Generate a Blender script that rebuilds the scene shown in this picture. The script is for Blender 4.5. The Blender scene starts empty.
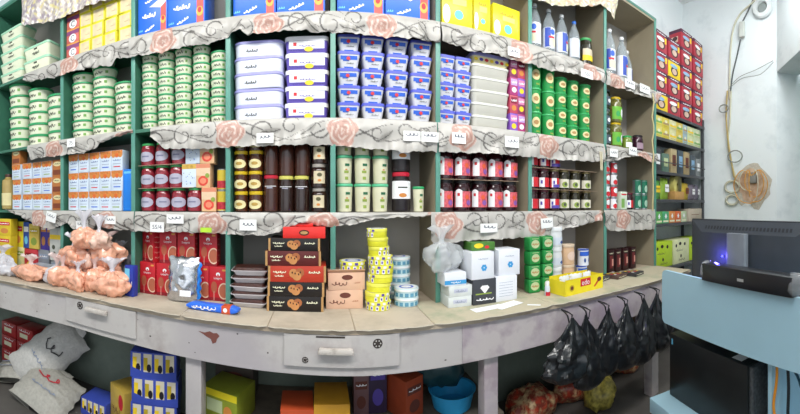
import bpy, bmesh, math, random
import numpy as np
from mathutils import Vector, Matrix, noise
R = random.Random(7)
PI = math.pi
C = bpy.context.scene.collection
sc = bpy.context.scene

# ------------------------------------------------------------------ camera, light, exposure
EYE = 1.55; FOC = 355.0; PX0 = 320.0; PY0 = 205.0
cd = bpy.data.cameras.new('camera'); cam = bpy.data.objects.new('camera', cd); C.objects.link(cam)
cd.type = 'PANO'; cd.panorama_type = 'CENTRAL_CYLINDRICAL'
cd.central_cylindrical_range_u_min = -400/FOC; cd.central_cylindrical_range_u_max = 400/FOC
cd.central_cylindrical_range_v_min = -(414-PY0)/FOC; cd.central_cylindrical_range_v_max = PY0/FOC
cd.central_cylindrical_radius = 1.0
cd.clip_start = 0.02
cam.location = (0, 0, EYE); cam.rotation_euler = (PI/2, 0, -(400-PX0)/FOC)
sc.camera = cam
sc.view_settings.view_transform = 'Standard'; sc.view_settings.look = 'None'
sc.view_settings.gamma = 1; sc.view_settings.exposure = 0.14
sc.view_settings.use_curve_mapping = False
w = bpy.data.worlds.new('world'); sc.world = w; w.use_nodes = True
w.node_tree.nodes['Background'].inputs[0].default_value = (0.86, 0.93, 1.0, 1)
w.node_tree.nodes['Background'].inputs[1].default_value = 0.75
def area(name, loc, rot, sx, sy, e, col):
    l = bpy.data.lights.new(name, 'AREA'); l.shape = 'RECTANGLE'; l.size = sx; l.size_y = sy; l.energy = e; l.color = col
    o = bpy.data.objects.new(name, l); o.location = loc; o.rotation_euler = rot; C.objects.link(o); return o
area('ceiling_tube_row', (0.3, -0.2, 3.95), (math.radians(28), 0, 0), 5.0, 0.5, 148, (1.0, 0.99, 0.96))
area('shop_front_daylight', (0.2, -2.6, 2.2), (math.radians(86), 0, 0), 5.0, 2.4, 26, (0.9, 0.96, 1.0))

area('right_ceiling_tube', (3.1, 0.3, 4.05), (0, math.radians(-8), 0), 0.4, 1.6, 36, (0.95, 0.99, 1.0))  # added fill lamp, no real fitting: brightens the white right wall

# ------------------------------------------------------------------ helpers
def px(x, D): return D*math.tan((x-PX0)/FOC)                 # a bearing to a place on a plane D metres ahead
def ang(x): return (x-PX0)/FOC
def hz(x, y, D): return EYE-(y-PY0)/FOC*D/math.cos(ang(x))    # height on that plane
def lin(c): return tuple((v/12.92 if v <= 0.04045 else ((v+0.055)/1.055)**2.4) for v in c)
def hx(s):
    s = s.lstrip('#'); return lin(tuple(int(s[i:i+2], 16)/255 for i in (0, 2, 4)))
MT = {}
def M(name, col='#808080', rough=0.5, var=0.08, scale=14, metal=0, coat=0, trans=0, alpha=1, emit=0, bump=0, ior=1.45):
    if name in MT: return MT[name]
    m = bpy.data.materials.new(name); m.use_nodes = True; nt = m.node_tree; b = nt.nodes['Principled BSDF']
    c = hx(col) if isinstance(col, str) else col
    tc = nt.nodes.new('ShaderNodeTexCoord'); nz = nt.nodes.new('ShaderNodeTexNoise')
    nz.inputs['Scale'].default_value = scale; nz.inputs['Detail'].default_value = 4
    nt.links.new(tc.outputs['Object'], nz.inputs['Vector'])
    rp = nt.nodes.new('ShaderNodeValToRGB')
    rp.color_ramp.elements[0].position = 0.3; rp.color_ramp.elements[1].position = 0.7
    rp.color_ramp.elements[0].color = tuple(v*(1-var) for v in c)+(1,)
    rp.color_ramp.elements[1].color = tuple(min(1, v*(1+var)) for v in c)+(1,)
    nt.links.new(nz.outputs['Fac'], rp.inputs[0]); nt.links.new(rp.outputs[0], b.inputs['Base Color'])
    b.inputs['Roughness'].default_value = rough; b.inputs['Metallic'].default_value = metal
    b.inputs['Coat Weight'].default_value = coat; b.inputs['Coat Roughness'].default_value = 0.15
    b.inputs['Transmission Weight'].default_value = trans; b.inputs['Alpha'].default_value = alpha
    b.inputs['IOR'].default_value = ior
    if emit:
        b.inputs['Emission Color'].default_value = c+(1,); b.inputs['Emission Strength'].default_value = emit
    if bump:
        bp = nt.nodes.new('ShaderNodeBump'); bp.inputs['Strength'].default_value = bump; bp.inputs['Distance'].default_value = 0.01
        nt.links.new(nz.outputs['Fac'], bp.inputs['Height']); nt.links.new(bp.outputs[0], b.inputs['Normal'])
    MT[name] = m; return m
def spots(name, base, spotcol, scale, lo, hi, rough=0.6, scale2=None, col3=None):
    """base colour with irregular worn patches of a second (and third) colour"""
    m = bpy.data.materials.new(name); m.use_nodes = True; nt = m.node_tree; b = nt.nodes['Principled BSDF']
    tc = nt.nodes.new('ShaderNodeTexCoord'); nz = nt.nodes.new('ShaderNodeTexNoise'); nz.inputs['Scale'].default_value = scale
    nz.inputs['Detail'].default_value = 8; nz.inputs['Roughness'].default_value = 0.65
    nt.links.new(tc.outputs['Object'], nz.inputs['Vector'])
    rp = nt.nodes.new('ShaderNodeValToRGB'); e = rp.color_ramp.elements
    e[0].position = lo; e[1].position = hi; e[0].color = hx(base)+(1,); e[1].color = hx(spotcol)+(1,)
    nt.links.new(nz.outputs['Fac'], rp.inputs[0]); out = rp.outputs[0]
    if col3:
        n2 = nt.nodes.new('ShaderNodeTexNoise'); n2.inputs['Scale'].default_value = scale2; n2.inputs['Detail'].default_value = 6
        nt.links.new(tc.outputs['Object'], n2.inputs['Vector'])
        r2 = nt.nodes.new('ShaderNodeValToRGB'); r2.color_ramp.elements[0].position = 0.48; r2.color_ramp.elements[1].position = 0.66
        mx = nt.nodes.new('ShaderNodeMixRGB'); mx.inputs[2].default_value = hx(col3)+(1,)
        nt.links.new(n2.outputs['Fac'], r2.inputs[0]); nt.links.new(r2.outputs[0], mx.inputs[0]); nt.links.new(out, mx.inputs[1]); out = mx.outputs[0]
    nt.links.new(out, b.inputs['Base Color']); b.inputs['Roughness'].default_value = rough
    MT[name] = m; return m

class MB:
    def __init__(s): s.v = []; s.f = []; s.m = []; s.mats = []
    def mi(s, m):
        if m not in s.mats: s.mats.append(m)
        return s.mats.index(m)
    def add(s, vs, fs, m, T=None):
        o = len(s.v)
        s.v += [tuple(T @ Vector(p)) for p in vs] if T else [tuple(p) for p in vs]
        k = s.mi(m); s.f += [tuple(i+o for i in f) for f in fs]; s.m += [k]*len(fs); return s
    def join(s, q):
        o = len(s.v); s.v += q.v; s.f += [tuple(i+o for i in f) for f in q.f]; s.m += [s.mi(q.mats[k]) for k in q.m]; return s
    def box(s, x0, x1, y0, y1, z0, z1, m, bv=0.0, T=None, mf=None):
        if bv <= 0:
            vs = [(x, y, z) for x in (x0, x1) for y in (y0, y1) for z in (z0, z1)]
            fs = [(0, 1, 3, 2), (4, 6, 7, 5), (0, 4, 5, 1), (2, 3, 7, 6), (0, 2, 6, 4), (1, 5, 7, 3)]
            s.add(vs, fs, m, T); return s
        bm = bmesh.new(); bmesh.ops.create_cube(bm, size=1)
        for v in bm.verts: v.co = Vector(((x0+x1)/2+v.co.x*(x1-x0), (y0+y1)/2+v.co.y*(y1-y0), (z0+z1)/2+v.co.z*(z1-z0)))
        bmesh.ops.bevel(bm, geom=bm.edges[:], offset=bv, segments=2, profile=0.5, affect='EDGES')
        bm.verts.index_update()
        s.add([v.co[:] for v in bm.verts], [tuple(v.index for v in f.verts) for f in bm.faces], m, T); bm.free(); return s
    def lathe(s, prof, m, n=20, T=None, cap=True):
        vs = []; fs = []
        for r, z in prof:
            for k in range(n): a = 2*PI*k/n; vs.append((r*math.cos(a), r*math.sin(a), z))
        for i in range(len(prof)-1):
            for k in range(n): k2 = (k+1) % n; fs.append((i*n+k, i*n+k2, (i+1)*n+k2, (i+1)*n+k))
        if cap:
            fs.append(tuple(range(n-1, -1, -1))); fs.append(tuple((len(prof)-1)*n+k for k in range(n)))
        s.add(vs, fs, m, T); return s
    def loft(s, secs, m, T=None, cap=True, n=4):
        """rounded-rectangle sections: (z, half width, half depth, corner radius)"""
        vs = []; fs = []; N = 4*(n+1)
        for z, a, b, r in secs:
            r = min(r, a, b)
            for q, (cx, cy) in enumerate(((a-r, b-r), (-a+r, b-r), (-a+r, -b+r), (a-r, -b+r))):
                for k in range(n+1):
                    t = PI/2*q+PI/2*k/n; vs.append((cx+r*math.cos(t), cy+r*math.sin(t), z))
        for i in range(len(secs)-1):
            for k in range(N): k2 = (k+1) % N; fs.append((i*N+k, i*N+k2, (i+1)*N+k2, (i+1)*N+k))
        if cap: fs.append(tuple(range(N-1, -1, -1))); fs.append(tuple((len(secs)-1)*N+k for k in range(N)))
        s.add(vs, fs, m, T); return s
    def tube(s, pts, r, m, n=7, T=None):
        pts = [Vector(p) for p in pts]; vs = []; fs = []; L = len(pts)
        up = Vector((0, 0, 1))
        for i, p in enumerate(pts):
            d = (pts[min(i+1, L-1)]-pts[max(i-1, 0)]).normalized()
            a = d.cross(up if abs(d.z) < 0.95 else Vector((1, 0, 0))).normalized(); b = d.cross(a).normalized()
            rr = r(i/(L-1)) if callable(r) else r
            for k in range(n): t = 2*PI*k/n; vs.append(tuple(p+a*rr*math.cos(t)+b*rr*math.sin(t)))
        for i in range(L-1):
            for k in range(n): k2 = (k+1) % n; fs.append((i*n+k, i*n+k2, (i+1)*n+k2, (i+1)*n+k))
        fs.append(tuple(range(n-1, -1, -1))); fs.append(tuple((L-1)*n+k for k in range(n)))
        s.add(vs, fs, m, T); return s
    # flat print on the front (facing -Y) at y
    def rect(s, x0, x1, z0, z1, y, m, T=None):
        s.add([(x0, y, z0), (x1, y, z0), (x1, y, z1), (x0, y, z1)], [(0, 1, 2, 3)], m, T); return s
    def poly(s, pts, y, m, T=None):
        s.add([(a, y, b) for a, b in pts], [tuple(range(len(pts)))], m, T); return s
    def ell(s, cx, cz, a, b, y, m, T=None, rot=0, n=18):
        c, d = math.cos(rot), math.sin(rot)
        pts = []
        for k in range(n):
            t = 2*PI*k/n; p, q = a*math.cos(t), b*math.sin(t); pts.append((cx+p*c-q*d, cz+p*d+q*c))
        return s.poly(pts, y, m, T)
    # print wrapped round a cylinder of radius f(z): from angle a0 to a1 measured from the front
    def wrap(s, rf, a0, a1, z0, z1, m, n=10, nz=2, T=None, zt=None):
        vs = []; fs = []
        for j in range(nz+1):
            for i in range(n+1):
                a = a0+(a1-a0)*i/n; z = z0+(z1-z0)*j/nz
                if zt: z = zt(i/n, j/nz, z0, z1)
                r = rf(z) if callable(rf) else rf
                vs.append((r*math.sin(a), -r*math.cos(a), z))
        for j in range(nz):
            for i in range(n): q = j*(n+1)+i; fs.append((q, q+1, q+n+2, q+n+1))
        s.add(vs, fs, m, T); return s
    def wrapell(s, r, ac, zc, da, dz, m, n=16, T=None, K=4):
        r += 0.0006
        vs = [(r*math.sin(ac), -r*math.cos(ac), zc)]; fs = []
        for q in range(1, K+1):
            for k in range(n):
                t = 2*PI*k/n; a = ac+da*q/K*math.cos(t); vs.append((r*math.sin(a), -r*math.cos(a), zc+dz*q/K*math.sin(t)))
        fs = [(0, k+1, (k+1) % n+1) for k in range(n)]
        for q in range(K-1):
            for k in range(n): k2 = (k+1) % n; fs.append((1+q*n+k, 1+(q+1)*n+k, 1+(q+1)*n+k2, 1+q*n+k2))
        s.add(vs, fs, m, T); return s
    def text(s, t, cx, cz, h, y, m, T=None, rot=0, wmax=None, skew=0):
        vs, fs = glyphs(t)
        if not vs: return s
        x0 = min(v[0] for v in vs); x1 = max(v[0] for v in vs); z0 = min(v[1] for v in vs); z1 = max(v[1] for v in vs)
        k = h/max(1e-6, z1-z0); kx = k if wmax is None else min(k, wmax/(x1-x0)) if wmax > 0 else k
        c, d = math.cos(rot), math.sin(rot); out = []
        for a, b in vs:
            p = (a-(x0+x1)/2)*kx; q = (b-(z0+z1)/2)*k; p += q*skew; out.append((cx+p*c-q*d, y, cz+p*d+q*c))
        s.add(out, fs, m, T); return s
    def script(s, cx, cz, wd, ht, y, m, seed=0, T=None, rot=0, th=None, loops=5):
        """a line of cursive writing too small to read"""
        r = random.Random(seed); th = th or ht*0.16; pts = []
        ph = r.random()*6
        K = loops*9
        for i in range(K+1):
            u = i/K; a = u*loops*2*PI+ph
            amp = ht*0.5*(0.55+0.45*math.sin(u*17+seed))
            pts.append((-wd/2+wd*u+0.35*wd/loops*math.cos(a), amp*math.sin(a)))
        c, d = math.cos(rot), math.sin(rot); pts = [(cx+p*c-q*d, cz+p*d+q*c) for p, q in pts]
        vs = []; fs = []
        for i, (p, q) in enumerate(pts):
            p2, q2 = pts[min(i+1, K)]; p1, q1 = pts[max(i-1, 0)]; L = math.hypot(p2-p1, q2-q1) or 1
            nx, nz = -(q2-q1)/L*th/2, (p2-p1)/L*th/2
            yy = y-0.00002*i
            vs += [(p+nx, yy, q+nz), (p-nx, yy, q-nz)]
        for i in range(K): fs.append((2*i, 2*i+1, 2*i+3, 2*i+2))
        s.add(vs, fs, m, T); return s
    def mesh(s, name, smooth=True, angle=35):
        me = bpy.data.meshes.new(name); me.from_pydata(s.v, [], s.f)
        for m in s.mats: me.materials.append(m)
        me.polygons.foreach_set('material_index', s.m)
        if smooth:
            me.polygons.foreach_set('use_smooth', [True]*len(s.f)); me.set_sharp_from_angle(angle=math.radians(angle))
        me.update(); return me
_gl = {}
def glyphs(t):
    if t in _gl: return _gl[t]
    cu = bpy.data.curves.new('t', 'FONT'); cu.body = t; cu.resolution_u = 2
    o = bpy.data.objects.new('t', cu); C.objects.link(o)
    dg = bpy.context.evaluated_depsgraph_get(); me = bpy.data.meshes.new_from_object(o.evaluated_get(dg))
    vs = [(v.co.x, v.co.y) for v in me.vertices]; fs = [tuple(p.vertices) for p in me.polygons]
    bpy.data.objects.remove(o); bpy.data.curves.remove(cu); bpy.data.meshes.remove(me)
    _gl[t] = (vs, fs); return _gl[t]

def link(name, me, parent=None, loc=(0, 0, 0), rz=0):
    o = bpy.data.objects.new(name, me); C.objects.link(o); o.location = loc; o.rotation_euler = (0, 0, rz)
    if parent: o.parent = parent
    return o
LABELS = {}
def tag(o, label, cat, group=None, kind=None):
    if label:
        o['label'] = label
        n = len(label.replace(',', ' ').split())
        if n < 4 or n > 16: print('LABELLEN', n, label)
        LABELS.setdefault(label, []).append(o.name)
    if cat: o['category'] = cat
    if group: o['group'] = group
    if kind: o['kind'] = kind
    return o
def struct(name, mb, **k):
    o = link(name, mb.mesh(name)); o['kind'] = 'structure'; return o
class Proto:
    """a kind of goods: a mesh, or an empty with part meshes (name, mesh, [sub-parts])"""
    def __init__(s, kind, cat, parts, w=0.1, d=0.1, h=0.1):
        s.kind = kind; s.cat = cat; s.parts = parts; s.w = w; s.d = d; s.h = h
    def at(s, x, y, z, label, group=None, rz=0, sc=None, rx=0, ry=0):
        if len(s.parts) == 1 and not s.parts[0][2]:
            r = link(s.kind, s.parts[0][1])
        else:
            r = link(s.kind, None); r.empty_display_size = 0.02
            for nm, me, sub in s.parts:
                p = link(nm, me, r)
                for n2, m2, _ in sub: link(n2, m2, p)
        r.location = (x, y, z); r.rotation_euler = (rx, ry, rz)
        if sc: r.scale = sc if isinstance(sc, tuple) else (sc, sc, sc)
        return tag(r, label, s.cat, group)
UP = ['bottom', 'second up', 'third up', 'fourth up', 'fifth up', 'sixth up', 'seventh up', 'eighth up', 'ninth up', 'tenth up']
NTH = ['first', 'second', 'third', 'fourth', 'fifth', 'sixth']
def upw(i, n): return ('top' if i == n-1 and n > 1 else UP[i])
def stack(P, X, Y, z0, n, dz, desc, colw, where, group, jit=0.004, jr=0.05, skip=(), sc=None):
    """a stack of n of the goods, each an object of its own with its own label"""
    for i in range(n):
        if i in skip: continue
        lab = desc+', '+(upw(i, n)+' of ' if n > 1 else '')+colw+', '+where
        p = P[i % len(P)] if isinstance(P, list) else P
        p.at(X+R.uniform(-jit, jit), Y+R.uniform(-jit, jit), z0+i*dz, lab, group, rz=R.uniform(-jr, jr), sc=sc)

# ------------------------------------------------------------------ key measures
DS = 2.05                                  # front plane of the wall shelving
ZS = [0.95, 1.504, 2.05, 2.665, 3.37]      # counter, three shelves, top board
DIV = [-2.66, -1.822, -1.19, -0.543, 0.075, 0.707, 1.377, 2.124, 2.831]
YB = 2.42
# ------------------------------------------------------------------ colours
white = M('white plastic', '#e6e6ea', 0.4, 0.03)
teal = M('teal gloss paint', '#5c9687', 0.35, 0.12, 6)
green_side = M('green painted board', '#3f7560', 0.5, 0.15, 5)
tan_side = M('tan board', '#a29780', 0.6, 0.08, 4)
grey_back = M('taupe back panel', '#b0aba5', 0.7, 0.06, 3)
wood_dark = M('dark brown wood', '#5b4a40', 0.6, 0.2, 10)
wallm = spots('white lime wall', '#e9f0f2', '#d3dcdf', 3.0, 0.52, 0.75, 0.8)
floor_m = M('grey concrete floor', '#57534f', 0.8, 0.2, 4)
ceilm = M('white ceiling paint', '#eef0f0', 0.8, 0.03)
underm = spots('green grey wash wall', '#7c877c', '#646f66', 2.0, 0.4, 0.7, 0.8)

# ------------------------------------------------------------------ room shell
XL, XR = -3.6, 4.0
struct('floor', MB().box(XL, 4.8, -3.4, 2.6, -0.1, 0, floor_m))
struct('ceiling', MB().box(XL, 4.8, -3.4, 2.6, 4.2, 4.3, ceilm))
struct('wall_back', MB().box(XL, 4.1, 2.45, 2.6, 0, 0.95, underm).box(XL, 4.1, 2.45, 2.6, 0.95, 4.2, wallm))
struct('wall_left', MB().box(XL-0.12, XL, -3.4, 2.6, 0, 4.2, wallm))
# right wall runs to a corner, then turns across the room with a doorway
cx, cy = 4.0, 1.17; dx, dy = -0.79, -0.613; nx, ny = 0.613, -0.79
LZ = 3.11
def slab(mb, p, q, th, z0, z1, m):
    (x0, y0), (x1, y1) = p, q; L = math.hypot(x1-x0, y1-y0); ox, oy = -(y1-y0)/L*th, (x1-x0)/L*th
    vs = [(x0, y0, z0), (x1, y1, z0), (x1+ox, y1+oy, z0), (x0+ox, y0+oy, z0), (x0, y0, z1), (x1, y1, z1), (x1+ox, y1+oy, z1), (x0+ox, y0+oy, z1)]
    mb.add(vs, [(3, 2, 1, 0), (4, 5, 6, 7), (0, 1, 5, 4), (1, 2, 6, 5), (2, 3, 7, 6), (3, 0, 4, 7)], m); return mb
struct('wall_right', slab(MB(), (4.0, 2.6), (cx, cy), 0.3, 0, 4.2, wallm))
mbw = MB(); slab(mbw, (cx, cy), (cx+dx*2.2, cy+dy*2.2), 0.28, LZ, 4.2, wallm)
slab(mbw, (cx+dx*1.3, cy+dy*1.3), (cx+dx*2.2, cy+dy*2.2), 0.28, 0, LZ, wallm)
slab(mbw, (cx+0.001, cy), (cx+nx*0.40, cy+ny*0.40), 0.12, 0, LZ, wallm)
struct('wall_front', mbw)
dr = link('door_1', None); dr['kind'] = 'structure'; dr.location = (cx+nx*0.36, cy+ny*0.36, 0); dr.rotation_euler = (0, 0, math.atan2(dy, dx))
dg_ = M('dark green door paint', '#1d3a3c', 0.4, 0.2); bluem = M('turquoise frame paint', '#4aa79a', 0.4, 0.1)
mb = MB(); mb.box(0.0, 0.05, -0.05, 0.05, 0, LZ-0.02, bluem).box(1.22, 1.27, -0.05, 0.05, 0, LZ-0.02, bluem).box(0.05, 1.22, -0.05, 0.05, LZ-0.09, LZ-0.02, bluem)
link('door_frame', mb.mesh('door_frame'), dr)
mb = MB(); mb.box(0.055, 1.215, -0.02, 0.02, 0.02, 2.4, dg_, 0.004)
for z in (0.2, 0.95, 1.7):
    for x in (0.12, 0.66): mb.box(x, x+0.46, -0.032, 0.03, z, z+0.6, dg_, 0.01)
lf = link('door_leaf', mb.mesh('door_leaf'), dr)
mb = MB().tube([(1.1, -0.03, 1.05), (1.1, -0.08, 1.07), (1.1, -0.08, 1.2), (1.1, -0.03, 1.22)], 0.009, M('dull steel', '#8a8d90', 0.35, metal=0.9)); link('door_handle', mb.mesh('door_handle'), lf)
mb = MB().box(0.055, 1.215, -0.008, 0.008, 2.42, LZ-0.1, M('pale transom glass', '#9fb6bb', 0.15)); link('transom_pane', mb.mesh('transom_pane'), dr)

# ------------------------------------------------------------------ wall shelving
sh = link('wall_shelving', None)
tag(sh, 'tall teal-edged wall shelving full of groceries above the white counter', 'shelving')
LEN0 = ZS[0]+0.002
for i, x in enumerate(DIV):
    t = 0.014
    mb = MB()
    mb.box(x-t, x, DS+0.006, YB, LEN0, ZS[4], tan_side if i > 3 else green_side)
    mb.box(x, x+t, DS+0.006, YB, LEN0, ZS[4], green_side if i < 5 else tan_side)
    d_ = link('divider', mb.mesh('divider'), sh)
    e = MB().box(x-t-0.001, x+t+0.001, DS-0.004, DS+0.006, LEN0, ZS[4], teal, 0.002)
    link('edge_strip', e.mesh('edge_strip'), d_)
for j in (1, 2, 3, 4):
    for i in range(len(DIV)-1):
        mb = MB().box(DIV[i]+0.0145, DIV[i+1]-0.0145, DS, YB, ZS[j]-0.022, ZS[j], green_side if (i < 4) else tan_side)
        link('shelf_board', mb.mesh('shelf_board'), sh)
for i in range(len(DIV)-1):
    mb = MB().box(DIV[i]+0.0145, DIV[i+1]-0.0145, YB-0.012, YB, LEN0, ZS[4]-0.023, grey_back)
    link('back_panel', mb.mesh('back_panel'), sh)
mb = MB().box(DIV[0], DIV[-1]+0.016, DS-0.006, DS+0.008, ZS[4]-0.004, ZS[4]+0.02, teal, 0.006)
link('top_trim', mb.mesh('top_trim'), sh)

# ------------------------------------------------------------------ shelf liners (printed plastic cloth hanging over each shelf)
clm = bpy.data.materials.new('printed rose oilcloth'); clm.use_nodes = True
_n = clm.node_tree; _b = _n.nodes['Principled BSDF']; _a = _n.nodes.new('ShaderNodeVertexColor'); _a.layer_name = 'print'
_n.links.new(_a.outputs[0], _b.inputs['Base Color']); _b.inputs['Roughness'].default_value = 0.35
def mixc(col, mask, c, a=1.0):
    k = (mask.astype(float)*a)[..., None]; return col*(1-k)+np.array(lin(c))*k
def rose_print(u, v, phase):
    col = np.ones(u.shape+(3,))*np.array(lin((0.72, 0.705, 0.68)))
    col *= (1+0.03*np.sin(u*31+v*47))[..., None]
    P = 0.66
    n0 = int(math.floor((u.min()-phase)/P))-1; n1 = int(math.ceil((u.max()-phase)/P))+1
    for n in range(n0, n1+1):
        rr = random.Random(n*13+int(phase*100))
        c0 = phase+n*P; g = (0.30, 0.285, 0.275)
        # long sweeping stems, thick in the middle
        for k in range(2):
            A = 0.045+0.02*rr.random(); o = rr.random()*6; x_ = (u-c0)*2*PI/P+o; vv = 0.075+A*np.sin(x_)
            slope = np.sqrt(1+(A*2*PI/P*np.cos(x_))**2)
            msk = (np.abs(v-vv)/slope < 0.0032+0.0022*np.sin((u-c0)*11+k)) & (u > c0+0.06) & (u < c0+P*0.85)
            col = mixc(col, msk, g, 0.85)
        # open curls
        for k in range(3):
            cu, cv = c0+0.17+0.16*k+0.04*rr.random(), 0.045+0.06*rr.random(); rm = 0.05+0.035*rr.random(); tw = rm/(2*PI*1.25)
            d = np.hypot(u-cu, v-cv); a = (np.arctan2(v-cv, (u-cu)*(1 if k % 2 else -1))+PI+rr.random()*6) % (2*PI)
            q = (d/tw-a) % (2*PI); q = np.minimum(q, 2*PI-q)*tw
            col = mixc(col, (q < 0.0022+0.045*d) & (d < rm) & (d > 0.012), g, 0.9)
        # leaves
        for k in range(2):
            cu, cv, t = c0+0.25+0.22*k, 0.06+0.05*rr.random(), rr.uniform(-0.9, 0.9)
            p = (u-cu)*math.cos(t)+(v-cv)*math.sin(t); q = -(u-cu)*math.sin(t)+(v-cv)*math.cos(t)+0.3*p*p*8
            msk = (np.abs(q) < 0.019*(1-(p/0.06)**2)) & (np.abs(p) < 0.06)
            col = mixc(col, msk, (0.60, 0.585, 0.56), 0.9); col = mixc(col, msk & (np.abs(q) < 0.0028), g)
        # the rose
        cu, cv = c0, 0.078; d = np.hypot(u-cu, v-cv); a = np.arctan2(v-cv, u-cu); Rr = 0.088*(1+0.10*np.cos(5*a+n)+0.05*np.cos(3*a+2*n))
        m_ = d < Rr
        col = mixc(col, m_, (0.74, 0.575, 0.52), 0.95)
        wob = 1.1*np.sin(2*a+1.3*n)+0.8*np.sin(5*a+d*60)
        sp = np.sin(2*PI*(d/0.030)+wob); col = mixc(col, m_ & (sp > 0.55) & (np.sin(3*a+d*90) > -0.6), (0.83, 0.77, 0.73), 0.95)
        col = mixc(col, m_ & (sp < -0.93), (0.58, 0.42, 0.39), 0.55)
    return col
def busy_print(u, v, phase, cols):
    col = np.ones(u.shape+(3,))*np.array(lin(cols[0]))
    for k, c in enumerate(cols[1:]):
        f = np.sin(u*(38+17*k)+phase+3*np.sin(v*29+k))*np.sin(v*(51+9*k)+2.2*np.sin(u*23+k*2)); col = mixc(col, f > 0.35, c, 0.85)
    return col
def liner(ztop, pts, phase, label, fn=None, y0=DS, group='printed liners hung over the shelf fronts'):
    """pts: (bearing px, picture y) of the hem; the cloth lies on the board and drops over the front"""
    X = [px(p[0], DS-0.01) for p in pts]; Z = [hz(p[0], p[1], DS-0.01) for p in pts]
    nx_ = max(8, int((X[-1]-X[0])/0.0055)); xs = np.linspace(X[0], X[-1], nx_)
    hem = np.interp(xs, X, Z)+0.003*np.sin(xs*60)+0.002*np.sin(xs*143)
    nv = 30; T_ = np.linspace(0, 1, nv); nb = 4
    drop = ztop+0.004-hem
    U = np.repeat(xs[None], nb+nv, 0); Yv = np.zeros_like(U); Zv = np.zeros_like(U); Vv = np.zeros_like(U)
    for k in range(nb):
        Yv[k] = y0+0.006+0.10*(nb-1-k)/(nb-1); Zv[k] = ztop+0.002; Vv[k] = -0.10*(nb-1-k)/(nb-1)
    for k, t in enumerate(T_):
        rip = 0.010*np.sin(xs*19+phase+1.5*t)+0.007*np.sin(xs*47+3*t)+0.004*np.sin(xs*101)+0.006*np.sin(t*7+xs*9)
        Yv[nb+k] = y0-0.008-0.012*math.sin(min(1, t*2.5)*PI/2)+rip*t; Zv[nb+k] = ztop+0.003-t*drop; Vv[nb+k] = t*drop
    rows = nb+nv
    me = bpy.data.meshes.new('shelf_liner')
    vs = np.stack([U, Yv, Zv], -1).reshape(-1, 3)
    fs = [(r*nx_+c, r*nx_+c+1, (r+1)*nx_+c+1, (r+1)*nx_+c) for r in range(rows-1) for c in range(nx_-1)]
    me.from_pydata(vs.tolist(), [], fs); me.polygons.foreach_set('use_smooth', [True]*len(fs))
    col = (fn or rose_print)(U, Vv, phase) if fn is None else fn(U, Vv, phase)
    ca = me.color_attributes.new('print', 'FLOAT_COLOR', 'POINT')
    ca.data.foreach_set('color', np.concatenate([np.clip(col, 0, 1), np.ones(U.shape+(1,))], -1).reshape(-1).astype(np.float32))
    me.materials.append(clm)
    return tag(link('shelf_liner', me), label, 'shelf liner', group)
pur = lambda u, v, p: busy_print(u, v, p, [(0.78, 0.74, 0.70), (0.60, 0.53, 0.62), (0.85, 0.80, 0.55), (0.92, 0.90, 0.88), (0.62, 0.58, 0.60)])
ora = lambda u, v, p: busy_print(u, v, p, [(0.85, 0.80, 0.70), (0.84, 0.66, 0.50), (0.80, 0.82, 0.62), (0.93, 0.91, 0.88), (0.70, 0.66, 0.60)])
liner(ZS[4], [(22, 24), (26, 26), (40, 23), (60, 20), (75, 12), (100, 3), (125, -8), (150, -22)], 0.4, 'purple and yellow patterned liner hanging at the top left corner', pur)
liner(ZS[4], [(500, -12), (530, -3), (545, 3), (560, 6), (582, 7), (600, 5), (607, 10), (615, 20), (618, 4)], 0.9, 'beige and orange patterned liner hanging above the water bottles', ora)
liner(ZS[3], [(24, 80), (30, 82), (60, 76), (90, 68), (112, 66), (118, 58), (129, 57)], px(70, DS), 'rose liner under the cream ice tubs and yellow packs, upper left')
liner(ZS[3], [(129, 58), (150, 55), (190, 47), (210, 43), (228, 37), (241, 30), (248, 36), (264, 33), (290, 32), (330, 32), (360, 35), (400, 39), (430, 41), (440, 42)], px(268, DS), 'rose liner under the big blue boxes, widest piece of the top shelf', fn=rose_print)
liner(ZS[3], [(441, 42), (455, 45), (475, 52), (490, 54), (520, 62), (545, 69), (580, 76), (604, 83)], px(590, DS), 'rose liner on the top shelf under yellow packs and water bottles')
liner(ZS[3], [(606, 84), (630, 92), (650, 99), (656, 104), (661, 97)], px(590, DS)+0.3, 'short rose liner above the pickle jars, top shelf right end')
liner(ZS[2], [(28, 150), (30, 160), (45, 157), (65, 155), (85, 153), (95, 148), (110, 139), (125, 134), (133, 132)], px(55, DS), 'rose liner hanging above the orange-topped cartons, middle shelf left')
liner(ZS[2], [(151, 137), (154, 139), (165, 149), (200, 149), (228, 147), (260, 146), (330, 145), (370, 149), (393, 150), (400, 153), (430, 151), (437, 152)], px(230, DS), 'wide rose liner below the white and blue tubs, middle shelf centre')
liner(ZS[2], [(438, 152), (480, 153), (530, 157), (560, 160), (604, 162)], px(547, DS), 'rose liner above the red jam jars, middle shelf')
liner(ZS[2], [(606, 161), (614, 161), (625, 157), (640, 156), (650, 163), (657, 161)], px(547, DS)+0.45, 'short rose liner below the pickle jars at the shelving right end')
liner(ZS[1], [(6, 209), (20, 215), (35, 225), (50, 229), (60, 226), (66, 223), (72, 224), (76, 229), (92, 230), (98, 222), (104, 227), (115, 229), (134, 231)], px(40, DS), 'crumpled rose liner above the pink bags, lower shelf left')
liner(ZS[1], [(135, 231), (160, 231), (190, 232), (228, 234), (268, 235), (280, 231), (300, 222), (330, 227), (345, 225), (360, 223), (372, 219), (400, 217), (431, 216)], px(212, DS), 'rose liner above red boxes and grey bay, lower shelf centre')
liner(ZS[1], [(431, 240), (434, 245), (445, 243), (460, 241), (490, 239), (530, 237), (555, 234), (562, 229), (580, 225), (601, 220)], px(447, DS), 'rose liner sagging below the red jam jars, lower shelf')
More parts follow.
